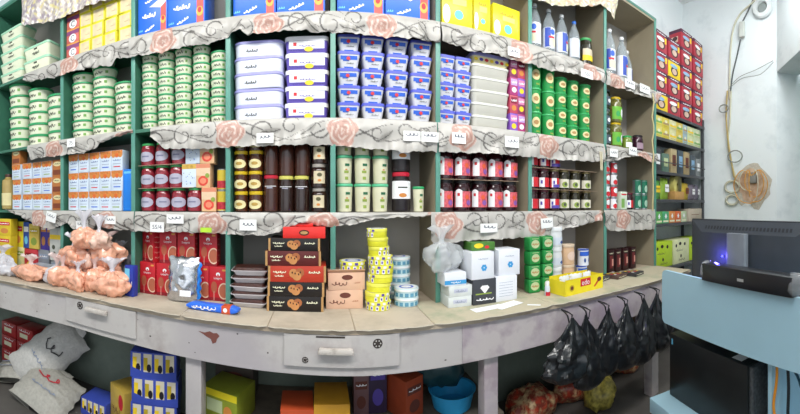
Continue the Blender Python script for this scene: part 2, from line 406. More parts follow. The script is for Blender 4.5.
liner(ZS[1], [(604, 224), (609, 230), (613, 231), (650, 229), (655, 229)], px(622, DS), 'short rose liner over the empty bay at the right end')

# price tags
tagm = M('white tag paper', '#f2f2f0', 0.7, 0.02); ink = M('blue black ink', '#4a4f63', 0.6)
def ptag(x, y, label, wpx=13, hpx=10, rot=0.0, txt=None, D=None):
    D = D or DS-0.034; c = math.cos(ang(x)); wd = wpx/FOC*D/c/c; h = hpx/FOC*D/c
    mb = MB().box(-wd/2, wd/2, -0.0006, 0.0006, -h/2, h/2, tagm)
    if txt: mb.text(txt, 0, 0, h*0.42, -0.001, ink, wmax=wd*0.8)
    else: mb.script(0, h*0.12, wd*0.66, h*0.36, -0.001, ink, seed=int(x), loops=3, th=0.004)
    o = link('price_tag', mb.mesh('price_tag', False), None, (px(x, D), D, hz(x, y, D))); o.rotation_euler = (0, rot, 0)
    tag(o, label, 'price tag', 'white price tags on the liners')
ptag(514, 52, 'blank-looking crinkled white tag on top liner near yellow packs', 12, 9)
ptag(587, 74, 'white price tag on the top liner above green cans', 12, 8, txt='1550')
ptag(630, 84, 'left white price tag above the yellow-lidded pickle jars', 10, 8)
ptag(645, 89, 'right white price tag at the top liner end', 10, 8)
ptag(71, 143, 'white price tag beside the rose above the orange-topped cartons', 8, 8, txt='75')
ptag(265, 138, 'white price tag on middle liner above tall dark jars', 17, 10)
ptag(412, 136, 'left of two neighbouring white tags below blue-lidded tubs', 17, 10)
ptag(430, 137, 'right of two neighbouring white tags below blue-lidded tubs', 17, 10)
ptag(459, 138, 'white price tag above the first red jam jars', 14, 11)
ptag(512, 142, 'white price tag above the rightmost red jam jars', 14, 11)
ptag(614, 153, 'left tag above red and white cans at right end', 8, 8)
ptag(633, 151, 'right tag above green cans at right end', 8, 8)
ptag(51, 217, 'white tag above the grey and yellow slim boxes', 10, 10, 0.2)
ptag(82, 225, 'white tag hanging above the top pink bag', 12, 9, -0.1)
ptag(110, 220, 'pinkish white tag above the heap of pink bags', 11, 8)
ptag(157, 227, 'lower white tag above the red boxes', 14, 10, txt='55/4')
ptag(175, 219, 'upper white tag above the red boxes', 17, 9)
ptag(248, 225, 'white price tag above the stack of date trays', 17, 11)
ptag(489, 228, 'white price tag above white tissue boxes, lower liner', 17, 9)
ptag(547, 223, 'white price tag above the green soap packs', 12, 10, -0.08)
# green highlight sticker on lower liner
mb = MB().box(-0.035, 0.035, -0.0006, 0.0006, -0.014, 0.014, M('lime sticker', '#b8e23c', 0.6), 0.0)
o = link('price_sticker', mb.mesh('s', False), None, (px(206, DS-0.034), DS-0.034, hz(206, 230, DS-0.034))); tag(o, 'lime green sticker on the lower liner above red boxes', 'sticker')
mb = MB().tube([(0, 0, 0), (0.004, -0.004, -0.07), (0.01, 0, -0.15), (0.022, -0.003, -0.15), (0.024, 0, -0.07), (0.02, 0, 0)], 0.005, M('beige ribbon', '#d8cfb0', 0.7))
o = link('tied_ribbon', mb.mesh('r'), None, (px(600, DS-0.04), DS-0.04, 1.98)); tag(o, 'beige ribbon loop hanging at the shelf post beside red cans', 'ribbon')
mb = MB().tube([(0.01*math.sin(i*1.7), 0.006*math.cos(i*2.1), -0.075*i) for i in range(16)], 0.007, M('yellowed tape', '#cfc391', 0.6))
o = link('hanging_tape', mb.mesh('r'), None, (px(653, DS-0.035), DS-0.035, 2.62)); tag(o, 'yellowed tape strand hanging down the last shelving post', 'tape')

# ------------------------------------------------------------------ the long counter under the shelving
YF = 1.70; CT = 0.95
cwhite = spots('worn white counter paint', '#c3beba', '#a89e9c', 5.0, 0.5, 0.72, 0.6, 1.1, '#b2abae')
cpurp = spots('purple stained white paint', '#bfb7b6', '#9c8aa0', 2.2, 0.45, 0.72, 0.6, 9, '#a3959c')
cboard = spots('bare counter board', '#b9aa95', '#9c8b78', 6.0, 0.45, 0.7, 0.75)
handm = spots('worn white wood', '#ccc4bc', '#8f8278', 12, 0.5, 0.75, 0.6)
darkhole = M('dark drawer gap', '#3d3632', 0.8)
co = link('long_counter', None); tag(co, 'long low white painted counter with drawers in front of the shelving', 'counter')
def bow(x): return float(np.interp(x, [-3.6, -2.3, -1.6, -1.03, 0.2, 1.2, 2.2, 3.1], [0.06, 0.07, 0.15, 0.12, 0.0, 0.0, -0.04, -0.02]))
def warp(mb):                                     # the counter front is not quite straight
    for i, (x, y, z) in enumerate(mb.v):
        if y < 2.0: mb.v[i] = (x, y+bow(x), z)
    return mb
def strip(mb, x0, x1, y0, y1, z0, z1, m, n=24):
    vs = []; fs = []
    for k in range(n+1):
        x = x0+(x1-x0)*k/n; vs += [(x, y0, z0), (x, y1, z0), (x, y1, z1), (x, y0, z1)]
    for k in range(n):
        o = 4*k
        for q in range(4): q2 = (q+1) % 4; fs.append((o+q2, o+q, o+4+q, o+4+q2))
    fs += [(0, 1, 2, 3), (4*n+3, 4*n+2, 4*n+1, 4*n)]
    mb.add(vs, fs, m); return mb
mb = MB(); strip(mb, XL+0.02, 2.86, YF+0.008, YB, CT-0.022, CT-0.0005, cboard, 40); strip(mb, XL+0.02, 2.86, YF-0.01, YF+0.008, CT-0.024, CT-0.001, cboard, 40); link('countertop', warp(mb).mesh('countertop'), co)
AZ = 0.722
mb = MB(); strip(mb, XL+0.02, 0.72, YF+0.004, YF+0.03, AZ, CT-0.025, cwhite, 34)
for k in range(16): a, b = R.uniform(-2.3, 0.7), R.uniform(0.75, 0.9); mb.ell(a, b, R.uniform(0.003, 0.007), R.uniform(0.002, 0.006), YF+0.0032, darkhole, n=7)
link('apron', warp(mb).mesh('apron'), co)
mb = strip(MB(), 0.722, 2.86, YF+0.004, YF+0.03, AZ, CT-0.025, cpurp, 20)
link('apron', warp(mb).mesh('apron'), co)['label'] = 'purple stained apron board'
def drawer(x0, x1, z0, z1, hx_, hl, hz_, holes, slot):
    mb = strip(MB(), x0, x1, YF-0.010, YF+0.003, z0, z1, cwhite, 8)
    for hx1, hz1, r in holes:
        mb.ell(hx1, hz1, r, r, YF-0.0115, darkhole, n=14)
        for k in range(6): a = k*PI/3; mb.ell(hx1+r*0.6*math.cos(a), hz1+r*0.6*math.sin(a), r*0.16, r*0.16, YF-0.0122, cwhite, n=8)
    if slot: mb.rect(slot[0], slot[1], z1-0.012, z1-0.004, YF-0.0115, darkhole)
    d = link('drawer', warp(mb).mesh('drawer'), co)
    hb = MB(); hb.loft([(0, hl/2, 0.010, 0.008), (0.014, hl/2, 0.014, 0.010), (0.026, hl/2-0.006, 0.010, 0.008)], handm, Matrix.Translation((hx_, YF-0.034, hz_)))
    for s_ in (-1, 1): hb.box(hx_+s_*(hl/2-0.02)-0.012, hx_+s_*(hl/2-0.02)+0.012, YF-0.03, YF-0.010, hz_+0.003, hz_+0.022, handm, 0.003)
    link('drawer_handle', warp(hb).mesh('drawer_handle'), d)
drawer(-1.60, -1.035, 0.762, 0.922, -1.32, 0.175, 0.868, [(-1.47, 0.885, 0.026)], None)
drawer(-0.175, 0.385, 0.768, 0.923, 0.075, 0.17, 0.842, [(0.277, 0.882, 0.024), (-0.072, 0.80, 0.016)], (-0.02, 0.12))
for x in (-2.5, -1.655, -1.02):
    mb = MB().rect(x, x+0.005, AZ+0.005, CT-0.03, YF+0.0035, darkhole); link('panel_joint', warp(mb).mesh('panel_joint'), co)
mb = MB().poly([(-0.64, 0.878), (-0.60, 0.875), (-0.57, 0.886), (-0.55, 0.878), (-0.53, 0.882), (-0.515, 0.868), (-0.53, 0.85), (-0.535, 0.832), (-0.555, 0.822), (-0.565, 0.845), (-0.59, 0.855), (-0.61, 0.866)], YF+0.0033, M('brown red stain', '#7b4a42', 0.7)); link('paint_stain', warp(mb).mesh('paint_stain'), co)
for x0, w_ in ((-0.725, 0.095), (0.865, 0.085), (-2.5, 0.095), (2.3, 0.09)):
    mb = MB().box(x0, x0+w_, YF+0.032, YF+0.115, 0.002, CT-0.024, cwhite if x0 < 0.5 else cpurp, 0.004); link('leg', warp(mb).mesh('leg'), co)
mb = MB().box(-0.76, 1.06, 1.93, 2.44, 0.28, 0.30, M('low plank', '#6e6559', 0.8, 0.2)).box(-0.76, 1.06, 1.86, 1.93, 0.28, 0.30, M('low plank')); link('lower_board', mb.mesh('lower_board'), co)
for x0 in (-0.6, 0.95):
    mb = MB().box(x0, x0+0.05, 1.90, 2.42, 0.002, 0.28, M('low plank', '#6e6559')); link('lower_board_support', mb.mesh('s'), co)

# cardboard sheets laid on the counter
card = spots('flattened cardboard', '#c6b9a6', '#ab9f8d', 4, 0.4, 0.7, 0.85); card_g = spots('worn greenish cardboard', '#bfb59c', '#9aa086', 4, 0.5, 0.7, 0.85)
ccore = M('cardboard edge', '#e0d6c4', 0.8)
SHEETS = [(-2.9, -1.96, 0.36, card), (-1.95, -1.30, 0.38, card), (-1.29, -0.74, 0.40, card), (-0.735, -0.26, 0.385, card), (-0.255, 0.165, 0.38, card), (0.17, 0.56, 0.37, card), (0.565, 1.30, 0.375, card_g), (1.305, 1.96, 0.37, card_g), (1.965, 2.8, 0.36, card_g)]
SD = ['cardboard sheet on the counter under the yellow and blue packs at far left', 'cardboard sheet on the counter under the pink bags', 'cardboard sheet under the red boxes and silver pouch', 'cardboard sheet under the blue wafer packet and date trays', 'cardboard sheet on the counter under the cookie boxes', 'cardboard sheet on the counter under the yellow tins', 'greenish cardboard sheet on the counter under the white tissue boxes', 'greenish cardboard sheet under the yellow display tray', 'greenish cardboard sheet at the right end of the counter']
for i, (a, b, dp, m_) in enumerate(SHEETS):
    mb = MB(); n = 12; yb = YF+0.008+dp+0.02
    fr = [(a+(b-a)*k/n, YF-0.02-0.012*abs(math.sin(k*1.3+i))-(0.012 if k in (0, n) else 0)+0.012*(k in (0, n))*2) for k in range(n+1)]
    vs = [(x, y, 0.0005) for x, y in fr]+[(b, yb, 0.0005), (a, yb, 0.0005)]; N = len(vs); vs += [(x, y, 0.0045) for x, y, _ in vs]
    mb.add(vs, [tuple(range(N-1, -1, -1)), tuple(range(N, 2*N))], m_)
    mb.add(vs, [(k, (k+1) % N, N+(k+1) % N, N+k) for k in range(N)], ccore)
    for q_, (x, y, z_) in enumerate(mb.v): mb.v[q_] = (x, y+bow(x)*(y < 1.9), z_)
    tag(link('cardboard_sheet', mb.mesh('cardboard_sheet', False), None, (0, 0, CT)), SD[i], 'cardboard', 'cardboard sheets lining the counter')
CZ = CT+0.005

# ------------------------------------------------------------------ goods: kinds
def cream(): return M('cream plastic', '#ebedd2', 0.4, 0.03)
green_lid = M('green lid plastic', '#2f9d62', 0.35, 0.06); dk = M('dark print', '#4b5044', 0.6)
def round_tub(D, H, seed):
    r = D/2; b = MB().lathe([(r*0.80, 0), (r*0.84, 0.003), (r*0.95, H*0.80)], cream(), 24)
    l = MB().lathe([(r, H*0.78), (r*1.02, H*0.80), (r*1.02, H*0.95), (r*0.97, H*0.99), (r*0.9, H*0.965)], green_lid, 24)
    p = MB(); rf = lambda z: r*(0.84+0.11*z/(H*0.8))+0.0012
    for a in (-0.15,):
        for k in range(9):
            t = a-0.42+k*0.10; z = H*(0.38+0.07*math.sin(k*2.2+seed)); p.wrap(rf, t, t+0.075, z-H*0.07, z+H*(0.09+0.05*math.sin(k*5+seed)), dk, 1, 1)
    p.wrap(rf, 0.55, 0.80, H*0.3, H*0.55, M('leaf print green', '#7fae5c', 0.5), 2, 1)
    b.join(p); return Proto('round_tub', 'tub', [('tub_body', b.mesh('tub_body'), []), ('lid', l.mesh('lid'), [])], D, D, H)
tub_l = [round_tub(0.222, 0.0975, s) for s in (1, 2)]; tub_m = [round_tub(0.19, 0.0705, s) for s in (3, 4)]; tub_s = [round_tub(0.118, 0.055, s) for s in (5, 6)]
def rect_tub(W, Dp, H, bodym, lidm, prints=None, lid_h=0.16, taper=0.9, kind='rectangular_tub', rr=0.03, seed=0, topprint=None):
    a, b = W/2, Dp/2; k = taper
    body = MB().loft([(0, a*k*0.97, b*k*0.97, rr), (0.004, a*k, b*k, rr), (H*(1-lid_h), a*0.97, b*0.97, rr)], bodym)
    lid = MB().loft([(H*(1-lid_h)-0.002, a, b, rr), (H*0.97, a, b, rr), (H*0.995, a*0.97, b*0.97, rr), (H*0.985, a*0.9, b*0.88, rr)], lidm)
    if prints:
        yf = lambda z: -(b*k+(b*0.97-b*k)*z/(H*(1-lid_h)))-0.0015
        prints(body, a, H*(1-lid_h), yf)
    P_ = [('tub_body', body.mesh('tub_body'), []), ('lid', lid.mesh('lid'), [])]
    return Proto(kind, 'tub', P_, W, Dp, H)
def slant(p, fn_y, x0, x1, z0, z1, m):   # a print lying on the sloping tub front
    p.add([(x0, fn_y(z0), z0), (x1, fn_y(z0), z0), (x1, fn_y(z1), z1), (x0, fn_y(z1), z1)], [(0, 1, 2, 3)], m)
def pr_cream(p, a, h, yf):
    slant(p, yf, -a*0.12, a*0.12, h*0.78, h*0.92, dk)
    p.script(0, h*0.5, a*0.45, h*0.24, yf(h*0.65)-0.001, dk, 3, th=h*0.06)
cream_ice = rect_tub(0.315, 0.2, 0.098, cream(), M('pale green lid', '#a9dcbc', 0.35, 0.03), pr_cream, 0.2, 0.86)
cream_ice2 = rect_tub(0.315, 0.2, 0.118, cream(), M('pale green lid'), pr_cream, 0.16, 0.86)
def pr_white(p, a, h, yf): p.script(-a*0.25, h*0.45, a*0.45, h*0.22, yf(h*0.6)-0.001, dk, 5, th=h*0.045)
bigwhite = rect_tub(0.31, 0.22, 0.095, M('cool white plastic', '#dfe2f2', 0.35, 0.02), M('lilac lid', '#a5a3e0', 0.3, 0.04), pr_white, 0.15, 0.95, rr=0.05)
violet = M('violet print', '#5a4aa8', 0.45); yel = M('yellow print', '#f2cf2c', 0.5); redp = M('red print', '#d02a34', 0.5); whp = M('white print', '#f4f4f6', 0.5, 0.02); blp = M('blue print', '#2f63cf', 0.45); cyp = M('light blue print', '#6fc4e8', 0.5)
def pr_violet(p, a, h, yf):
    slant(p, yf, -a*0.80, a*0.80, h*0.22, h*0.95, whp); yf2 = lambda z: yf(z)-0.001; yf3 = lambda z: yf(z)-0.002
    slant(p, yf2, -a*0.80, a*0.80, h*0.22, h*0.32, violet); p.ell(a*0.1, h*0.26, a*0.2, h*0.2, yf3(h*0.3)-0.001, yel)
    slant(p, yf2, -a*0.6, -a*0.45, h*0.55, h*0.82, redp); p.script(0, h*0.55, a*0.7, h*0.14, yf3(h*0.6)-0.001, violet, 2, th=h*0.035)
violet_tub = rect_tub(0.262, 0.2, 0.097, M('violet plastic', '#6a5bb5', 0.35, 0.05), M('thick white lid', '#ececf2', 0.3, 0.02), pr_violet, 0.26, 0.93, rr=0.03)
def pr_blue(p, a, h, yf):
    y1 = lambda z: yf(z)-0.001; y2 = lambda z: yf(z)-0.002
    slant(p, yf, -a*0.72, a*0.72, h*0.60, h*0.86, blp); slant(p, y1, -a*0.5, 0, h*0.5, h*0.62, blp)
    p.ell(-a*0.05, h*0.68, a*0.16, h*0.13, y2(h*0.65)-0.001, redp); slant(p, yf, -a*0.4, a*0.4, h*0.03, h*0.12, blp)
    p.script(a*0.1, h*0.36, a*0.6, h*0.08, y1(h*0.36)-0.001, dk, 4, th=h*0.025)
bluelid = M('blue violet lid', '#5f68cc', 0.3, 0.05)
blue_tub = rect_tub(0.138, 0.125, 0.1, M('pearl white plastic', '#d6d6dc', 0.35, 0.02), bluelid, pr_blue, 0.17, 0.76, rr=0.018)
blue_tub_s = rect_tub(0.114, 0.11, 0.087, M('pearl white plastic'), bluelid, pr_blue, 0.2, 0.78, rr=0.016)
ivory_tub = rect_tub(0.285, 0.2, 0.083, M('ivory plastic', '#c6c4ba', 0.35, 0.02), M('ivory lid', '#e6e5de', 0.3, 0.02), None, 0.16, 0.92, rr=0.03)
def pr_party(p, a, h, yf):
    for k in range(7): p.ell(-a*0.8+k*a*0.27, h*0.55, a*0.1, h*0.2, yf(h*0.6)-0.001, (yel, violet, redp)[k % 3])
party_tub = rect_tub(0.285, 0.2, 0.075, M('pale yellow plastic', '#e8dfae', 0.35), M('lilac lid', '#b9b8e6'), pr_party, 0.3, 0.92, rr=0.03)

def jar(kind, r, H, bodym, lidm, labm, lid_h=0.1, prints=None, neck=0.86, lab=(0.18, 0.68), wrapa=1.25, zig=0, cat='jar', glass_top=None):
    hb = H*(1-lid_h); b = MB()
    b.lathe([(r*0.88, 0), (r*0.98, H*0.02), (r, H*0.06), (r, hb*0.80), (r*0.93, hb*0.90), (r*neck, hb*0.96), (r*neck, hb)], bodym, 22)
    l = MB().lathe([(r*neck*1.05, hb-0.001), (r*neck*1.07, hb+0.002), (r*neck*1.07, H*0.985), (r*neck*1.0, H), (r*neck*0.9, H*0.996)], lidm, 22)
    P_ = [(('bottle_body' if cat == 'bottle' else kind.split('_')[-1]+'_body'), b.mesh('body'), []), ('lid', l.mesh('lid'), [])]
    p = MB(); rf = r+0.001
    zt = (lambda i, j, z0, z1: z0+(z1-z0)*j+zig*math.sin(i*PI*3)*(1 if j > 0.5 else -1)) if zig else None
    if labm: p.wrap(rf, -wrapa, wrapa, hb*lab[0], hb*lab[1], labm, 14, 2, zt=zt)
    if prints: prints(p, r+0.002, hb)
    if p.v: P_.append(('label', p.mesh('label'), []))
    return Proto(kind, cat, P_, 2*r, 2*r, H)
jamred = M('dark red jam in glass', '#8a2230', 0.12, 0.4, 45, coat=0.6)
jamdark = M('black cherry jam in glass', '#2e0d14', 0.1, 0.2, 30, coat=0.6)
honey = M('dark honey in glass', '#4a2410', 0.1, 0.2, 20, coat=0.6)
molasses = M('dark molasses in glass', '#2a1712', 0.12, 0.25, 20, coat=0.6); brownj = M('brown syrup in glass', '#43231a', 0.15, 0.2, coat=0.5)
yl = M('yellow metal lid', '#d8b624', 0.3, 0.05); gl = M('bright green lid', '#3ea65c', 0.3, 0.05); bll = M('black lid', '#2a2527', 0.3); rl = M('red lid', '#c3243a', 0.3); ply = M('pale yellow lid', '#d8d26a', 0.35)
gold = M('dull gold lid', '#8a7a52', 0.35, metal=0.5)
def pr_jam1(p, r, h): p.wrapell(r, 0.1, h*0.43, 1.15, h*0.25, M('lilac grey label', '#b4b1c2', 0.5)); p.wrap(r+0.002, -0.35, 0.6, h*0.42, h*0.48, M('slate print', '#7d7d98', 0.5), 5, 1)
jam_green = jar('jam_jar', 0.05, 0.148, jamred, gl, None, 0.09, pr_jam1, 0.84)
def pr_honey(p, r, h): p.wrapell(r, 0, h*0.42, 1.0, h*0.27, M('cream paper label', '#e6d9a4', 0.6)); p.wrapell(r+0.001, 0, h*0.44, 0.45, h*0.1, M('amber print', '#b9954a', 0.6))
honey_jar = jar('honey_jar', 0.043, 0.122, honey, yl, None, 0.16, pr_honey, 0.92)
def pr_dark(p, r, h): p.wrap(r, -0.8, 0.8, h*0.86*0.88, h*0.86*0.90, whp, 5, 1); p.wrap(r, -0.45, 0.3, h*0.70, h*0.735, M('silver print', '#a7a5b5', 0.4), 5, 1)
tall_red = jar('tall_jar', 0.046, 0.217, brownj, rl, None, 0.085, pr_dark, 0.9); tall_yel = jar('tall_jar', 0.046, 0.212, molasses, ply, None, 0.09, pr_dark, 0.9)
tall_brn = jar('tall_jar', 0.047, 0.217, brownj, M('brown lid', '#4a2c24', 0.4), None, 0.085, None, 0.9)
def pr_cl(p, r, h): p.wrap(r, -0.75, 0.75, h*0.2, h*0.8, M('cream carton label', '#dccfae', 0.6), 8, 1); p.wrapell(r+0.001, 0, h*0.62, 0.3, h*0.09, M('olive print', '#5c5a3c', 0.6)); p.wrapell(r+0.001, 0, h*0.35, 0.22, h*0.06, M('orange print', '#d48a42', 0.6))
cream_bottle = jar('label_bottle', 0.047, 0.142, molasses, M('clear cap', '#a9a39a', 0.3), None, 0.14, pr_cl, 0.8, cat='bottle')
def cup(kind, r, H, bodym, lidm, prints, lid_h=0.11, taper=0.86):
    hb = H*(1-lid_h)
    b = MB().lathe([(r*taper*0.97, 0), (r*taper, 0.004), (r*0.96, hb)], bodym, 22)
    l = MB().lathe([(r*0.99, hb-0.001), (r*1.04, hb+0.002), (r*1.04, H*0.96), (r*0.98, H*0.99), (r*0.92, H*0.98)], lidm, 22)
    prints(b, lambda z: r*(taper+(0.96-taper)*z/hb)+0.0015, hb)
    return Proto(kind, 'cup', [('cup_body', b.mesh('b'), []), ('lid', l.mesh('l'), [])], 2*r, 2*r, H)
olive = M('olive print', '#5c5a3c'); lgreen = M('olive green print', '#8fa548', 0.6); orangep = M('orange print', '#d48a42')
def pr_cup(p, rf, h):
    p.wrap(rf, 0.0, 0.6, h*0.68, h*0.78, M('deep green print', '#2b6b4a', 0.6), 4, 1); p.wrap(rf, -0.1, 0.5, h*0.40, h*0.50, lgreen, 4, 1); p.wrap(rf, 0.0, 0.45, h*0.14, h*0.26, lgreen, 4, 1); p.wrap(rf, 0.05, 0.3, h*0.52, h*0.57, orangep, 3, 1)
cream_cup = cup('snack_cup', 0.050, 0.168, M('cream cup', '#dcd9bb', 0.45, 0.03), M('mint lid', '#57b88a', 0.35), pr_cup)
small_cup = cup('snack_cup', 0.036, 0.155, M('cream cup'), M('green lid plastic'), pr_cup)
gcup = M('bright green cup', '#2b9a4e', 0.35, 0.06)
def pr_g(p, rf, h):
    r = rf(h*0.6)+0.001; p.wrapell(r, -0.2, h*0.58, 0.62, h*0.25, M('cream paper label')); p.wrapell(r+0.001, -0.2, h*0.58, 0.36, h*0.11, M('bean print', '#b98f5a', 0.6)); p.wrap(rf, -0.2, 0.4, h*0.12, h*0.2, lgreen, 4, 1)
big_g = cup('green_cup', 0.055, 0.17, gcup, M('green gloss lid', '#3fae66', 0.25), pr_g, 0.1, 0.88); sm_g = cup('green_cup', 0.054, 0.116, gcup, M('green gloss lid'), pr_g, 0.12, 0.88)
def pr_bb(p, r, h): p.wrap(r, -1.3, 1.3, h*0.36, h*0.86, whp, 12, 1); p.wrapell(r+0.001, 0, h*0.46, 0.4, h*0.06, orangep); p.wrap(r+0.001, -0.5, 0.5, h*0.66, h*0.70, dk, 5, 1)
black_jar = jar('wide_jar', 0.058, 0.24, M('black plastic jar', '#221c1e', 0.3), rl, None, 0.1, pr_bb, 0.88)
def pr_red(p, r, h):
    p.wrap(r, -1.5, 0.75, h*0.14, h*0.70, M('pink red fruit print', '#d4606a', 0.5, 0.4, 60), 12, 1); p.wrap(r+0.001, -1.25, -0.45, h*0.15, h*0.72, whp, 6, 2, zt=lambda i, j, z0, z1: z0+(z1-z0)*j+(0.012*math.sin(i*PI) if j > 0.9 else 0)); p.wrap(r+0.002, -1.0, -0.72, h*0.54, h*0.64, redp, 2, 1)
    p.wrapell(r+0.0015, 0.3, h*0.3, 0.3, h*0.09, M('purple fruit print', '#8a5aa8', 0.5)); p.wrapell(r+0.0015, 0.1, h*0.5, 0.25, h*0.08, M('orange red fruit', '#e2603a', 0.5))
jam_red = jar('jam_jar', 0.056, 0.2, jamdark, bll, None, 0.09, pr_red, 0.86)
def pr_r2(p, r, h): p.wrap(r, -1.5, 0.8, h*0.12, h*0.62, redp, 10, 1); p.wrap(r+0.001, -1.15, -0.3, h*0.12, h*0.62, whp, 5, 1); p.wrap(r+0.002, -0.9, -0.6, h*0.3, h*0.48, M('violet print'), 2, 1)
def pr_r3(p, r, h): p.wrap(r, -1.6, 0.9, h*0.12, h*0.6, M('off white label', '#ddd8c4', 0.6), 10, 1); p.wrapell(r+0.001, -0.4, h*0.3, 0.5, h*0.16, lgreen); p.wrapell(r+0.002, -0.3, h*0.32, 0.22, h*0.09, dk)
small_red = jar('small_jar', 0.045, 0.152, jamdark, M('maroon lid', '#5d1d2c', 0.35), None, 0.1, pr_r2, 0.88); small_crm = jar('small_jar', 0.043, 0.152, M('dark olive spread', '#2c2818', 0.15, coat=0.5), gold, None, 0.1, pr_r3, 0.88)
def pr_r4(p, r, h): pr_r2(p, r, h); p.wrap(r+0.002, -0.9, 0.9, h*0.12, h*0.28, M('violet print'), 6, 1)
small_vio = jar('small_jar', 0.042, 0.152, jamdark, gold, None, 0.1, pr_r4, 0.88)
pick = M('olive brine in glass', '#6d6a32', 0.12, 0.4, 50, coat=0.6)
def pr_p(p, r, h): p.wrap(r, -1.2, 1.2, h*0.12, h*0.66, M('leaf green label', '#6fb83a', 0.5), 10, 1); p.wrapell(r+0.001, 0.5, h*0.4, 0.4, h*0.18, whp); p.wrapell(r+0.002, -0.35, h*0.35, 0.3, h*0.12, M('bright green lid'))
pickle = jar('pickle_jar', 0.06, 0.225, pick, yl, None, 0.08, pr_p, 0.8)
def pr_dk(p, r, h): p.wrap(r, -1.0, 1.0, h*0.2, h*0.7, M('slate label', '#4d5a66', 0.5), 10, 1); p.wrapell(r+0.001, 0.1, h*0.45, 0.4, h*0.12, whp)
dark_jar = jar('dark_jar', 0.045, 0.165, M('dark olives in glass', '#27301f', 0.12, coat=0.5), M('grey lid', '#5f6a70', 0.3), None, 0.1, pr_dk, 0.85)
purple_jar = jar('beet_jar', 0.055, 0.16, M('purple beet in glass', '#3b1a2c', 0.12, coat=0.5), M('black lid'), None, 0.1, lambda p, r, h: p.wrap(r, -1, 1, h*0.2, h*0.6, M('mauve label', '#a48a9a', 0.5), 8, 1), 0.85)
green_jar = jar('green_jar', 0.05, 0.13, M('green pickle in glass', '#7d8f3a', 0.15, coat=0.5), gl, None, 0.12, lambda p, r, h: p.wrap(r, -1, 1, h*0.2, h*0.6, whp, 8, 1), 0.86)
big_yl = jar('big_jar', 0.056, 0.235, M('dark pickle in glass', '#2c2a1c', 0.12, coat=0.5), M('bright green lid'), None, 0.08, lambda p, r, h: (p.wrap(r, -1.1, 1.1, h*0.22, h*0.66, M('pale picture label', '#d8c9b0', 0.5), 10, 1), p.wrap(r+0.001, -1.1, 1.1, h*0.22, h*0.42, yel, 10, 1)), 0.85)
can_a = MB()
def can(kind, r, H, bodym, ringm, prints, cat='can'):
    b = MB().lathe([(r*0.94, 0), (r, 0.003), (r, 0.006), (r*0.985, 0.008), (r*0.985, H-0.008), (r, H-0.006), (r, H-0.002), (r*0.93, H), (r*0.92, H-0.003)], bodym, 24)
    t = MB().lathe([(r*0.99, H-0.007), (r*1.015, H-0.005), (r*1.015, H-0.001), (r*0.95, H+0.0005), (r*0.94, H-0.002), (r*0.2, H-0.002)], ringm, 24)
    prints(b, r+0.001, H)
    P_ = [('can_body' if cat == 'can' else 'tin_body', b.mesh('b'), []), ('rim' if cat == 'can' else 'lid', t.mesh('t'), [])]
    return Proto(kind, cat, P_, 2*r, 2*r, H)
steel = M('tin plate', '#b9bcc0', 0.3, metal=0.8)
def pr_canr(p, r, h): p.wrap(r, -1.3, 1.3, h*0.1, h*0.9, redp, 12, 1); p.wrapell(r+0.001, 0.0, h*0.6, 0.6, h*0.22, whp)
def pr_canw(p, r, h): p.wrap(r, -1.3, 1.3, h*0.1, h*0.9, whp, 12, 1); p.wrapell(r+0.001, -0.1, h*0.3, 0.6, h*0.2, redp); p.wrapell(r+0.001, 0.4, h*0.7, 0.3, h*0.15, dk)
canr = can('food_can', 0.038, 0.104, steel, steel, pr_canr); canw = can('food_can', 0.038, 0.104, steel, steel, pr_canw)
def pr_cang(p, r, h): p.wrap(r, -1.3, 1.3, h*0.08, h*0.92, M('pine green print', '#1f7358', 0.5), 12, 1); p.wrapell(r+0.001, -0.1, h*0.4, 0.5, h*0.25, M('pale mint print', '#a9d0b9', 0.5))
cang = can('food_can', 0.04, 0.14, steel, M('green metal rim', '#2c7a60', 0.35), pr_cang)
def pr_citc(p, r, h): p.wrap(r, -1.3, 1.3, h*0.05, h*0.95, M('lemon print', '#d6bd3c', 0.5), 12, 1); p.wrap(r+0.001, -1.3, 1.3, h*0.1, h*0.45, M('crimson print', '#b92d3a', 0.5, 0.3, 70), 12, 1)
canc = can('juice_can', 0.034, 0.13, steel, steel, pr_citc)

def carton(kind, W, Dp, H, base, front, cat='box', bv=0.0015, side=None):
    mb = MB().box(-W/2, W/2, -Dp/2, Dp/2, 0, H, base, bv)
    front(mb, W, H, -Dp/2-0.0006)
    if side:
        T = Matrix.Translation((-W/2, 0, 0)) @ Matrix.Rotation(-PI/2, 4, 'Z') @ Matrix.Translation((0, 0, 0))
        T2 = Matrix.Translation((W/2, 0, 0)) @ Matrix.Rotation(PI/2, 4, 'Z')
        side(mb, Dp, H, -0.0006, T); side(mb, Dp, H, -0.0006, T2)
    return Proto(kind, cat, [(kind, mb.mesh(kind), [])], W, Dp, H)
wcard = M('white blue carton', '#d3e0ee', 0.45, 0.04)
def fr_cart(fruit, tcol):
    def f(mb, W, H, y):
        mb.rect(-W/2, W/2, H*0.72, H*0.99, y, fruit)
        for k in range(3): mb.ell(-W*0.3+k*W*0.3, H*0.74, W*0.17, H*0.11, y-0.0005, (orangep, M('peel orange', '#dc6a2c', 0.5))[k % 2], n=12)
        mb.script(0, H*0.5, W*0.6, H*0.1, y-0.0006, M('navy print', '#3d5a9c', 0.5), 3, th=H*0.02, loops=3); mb.rect(-W*0.3, W*0.3, H*0.16, H*0.21, y-0.0004, tcol)
        mb.rect(-W*0.35, W*0.35, H*0.32, H*0.345, y-0.0004, M('grey print', '#8f9ab0', 0.5))
    return f
peel = M('orange fruit print', '#c97a3a', 0.5, 0.3, 60)
cart = [carton('juice_carton', 0.112, 0.09, 0.133, wcard, fr_cart(peel, t)) for t in (redp, blp, lgreen)]
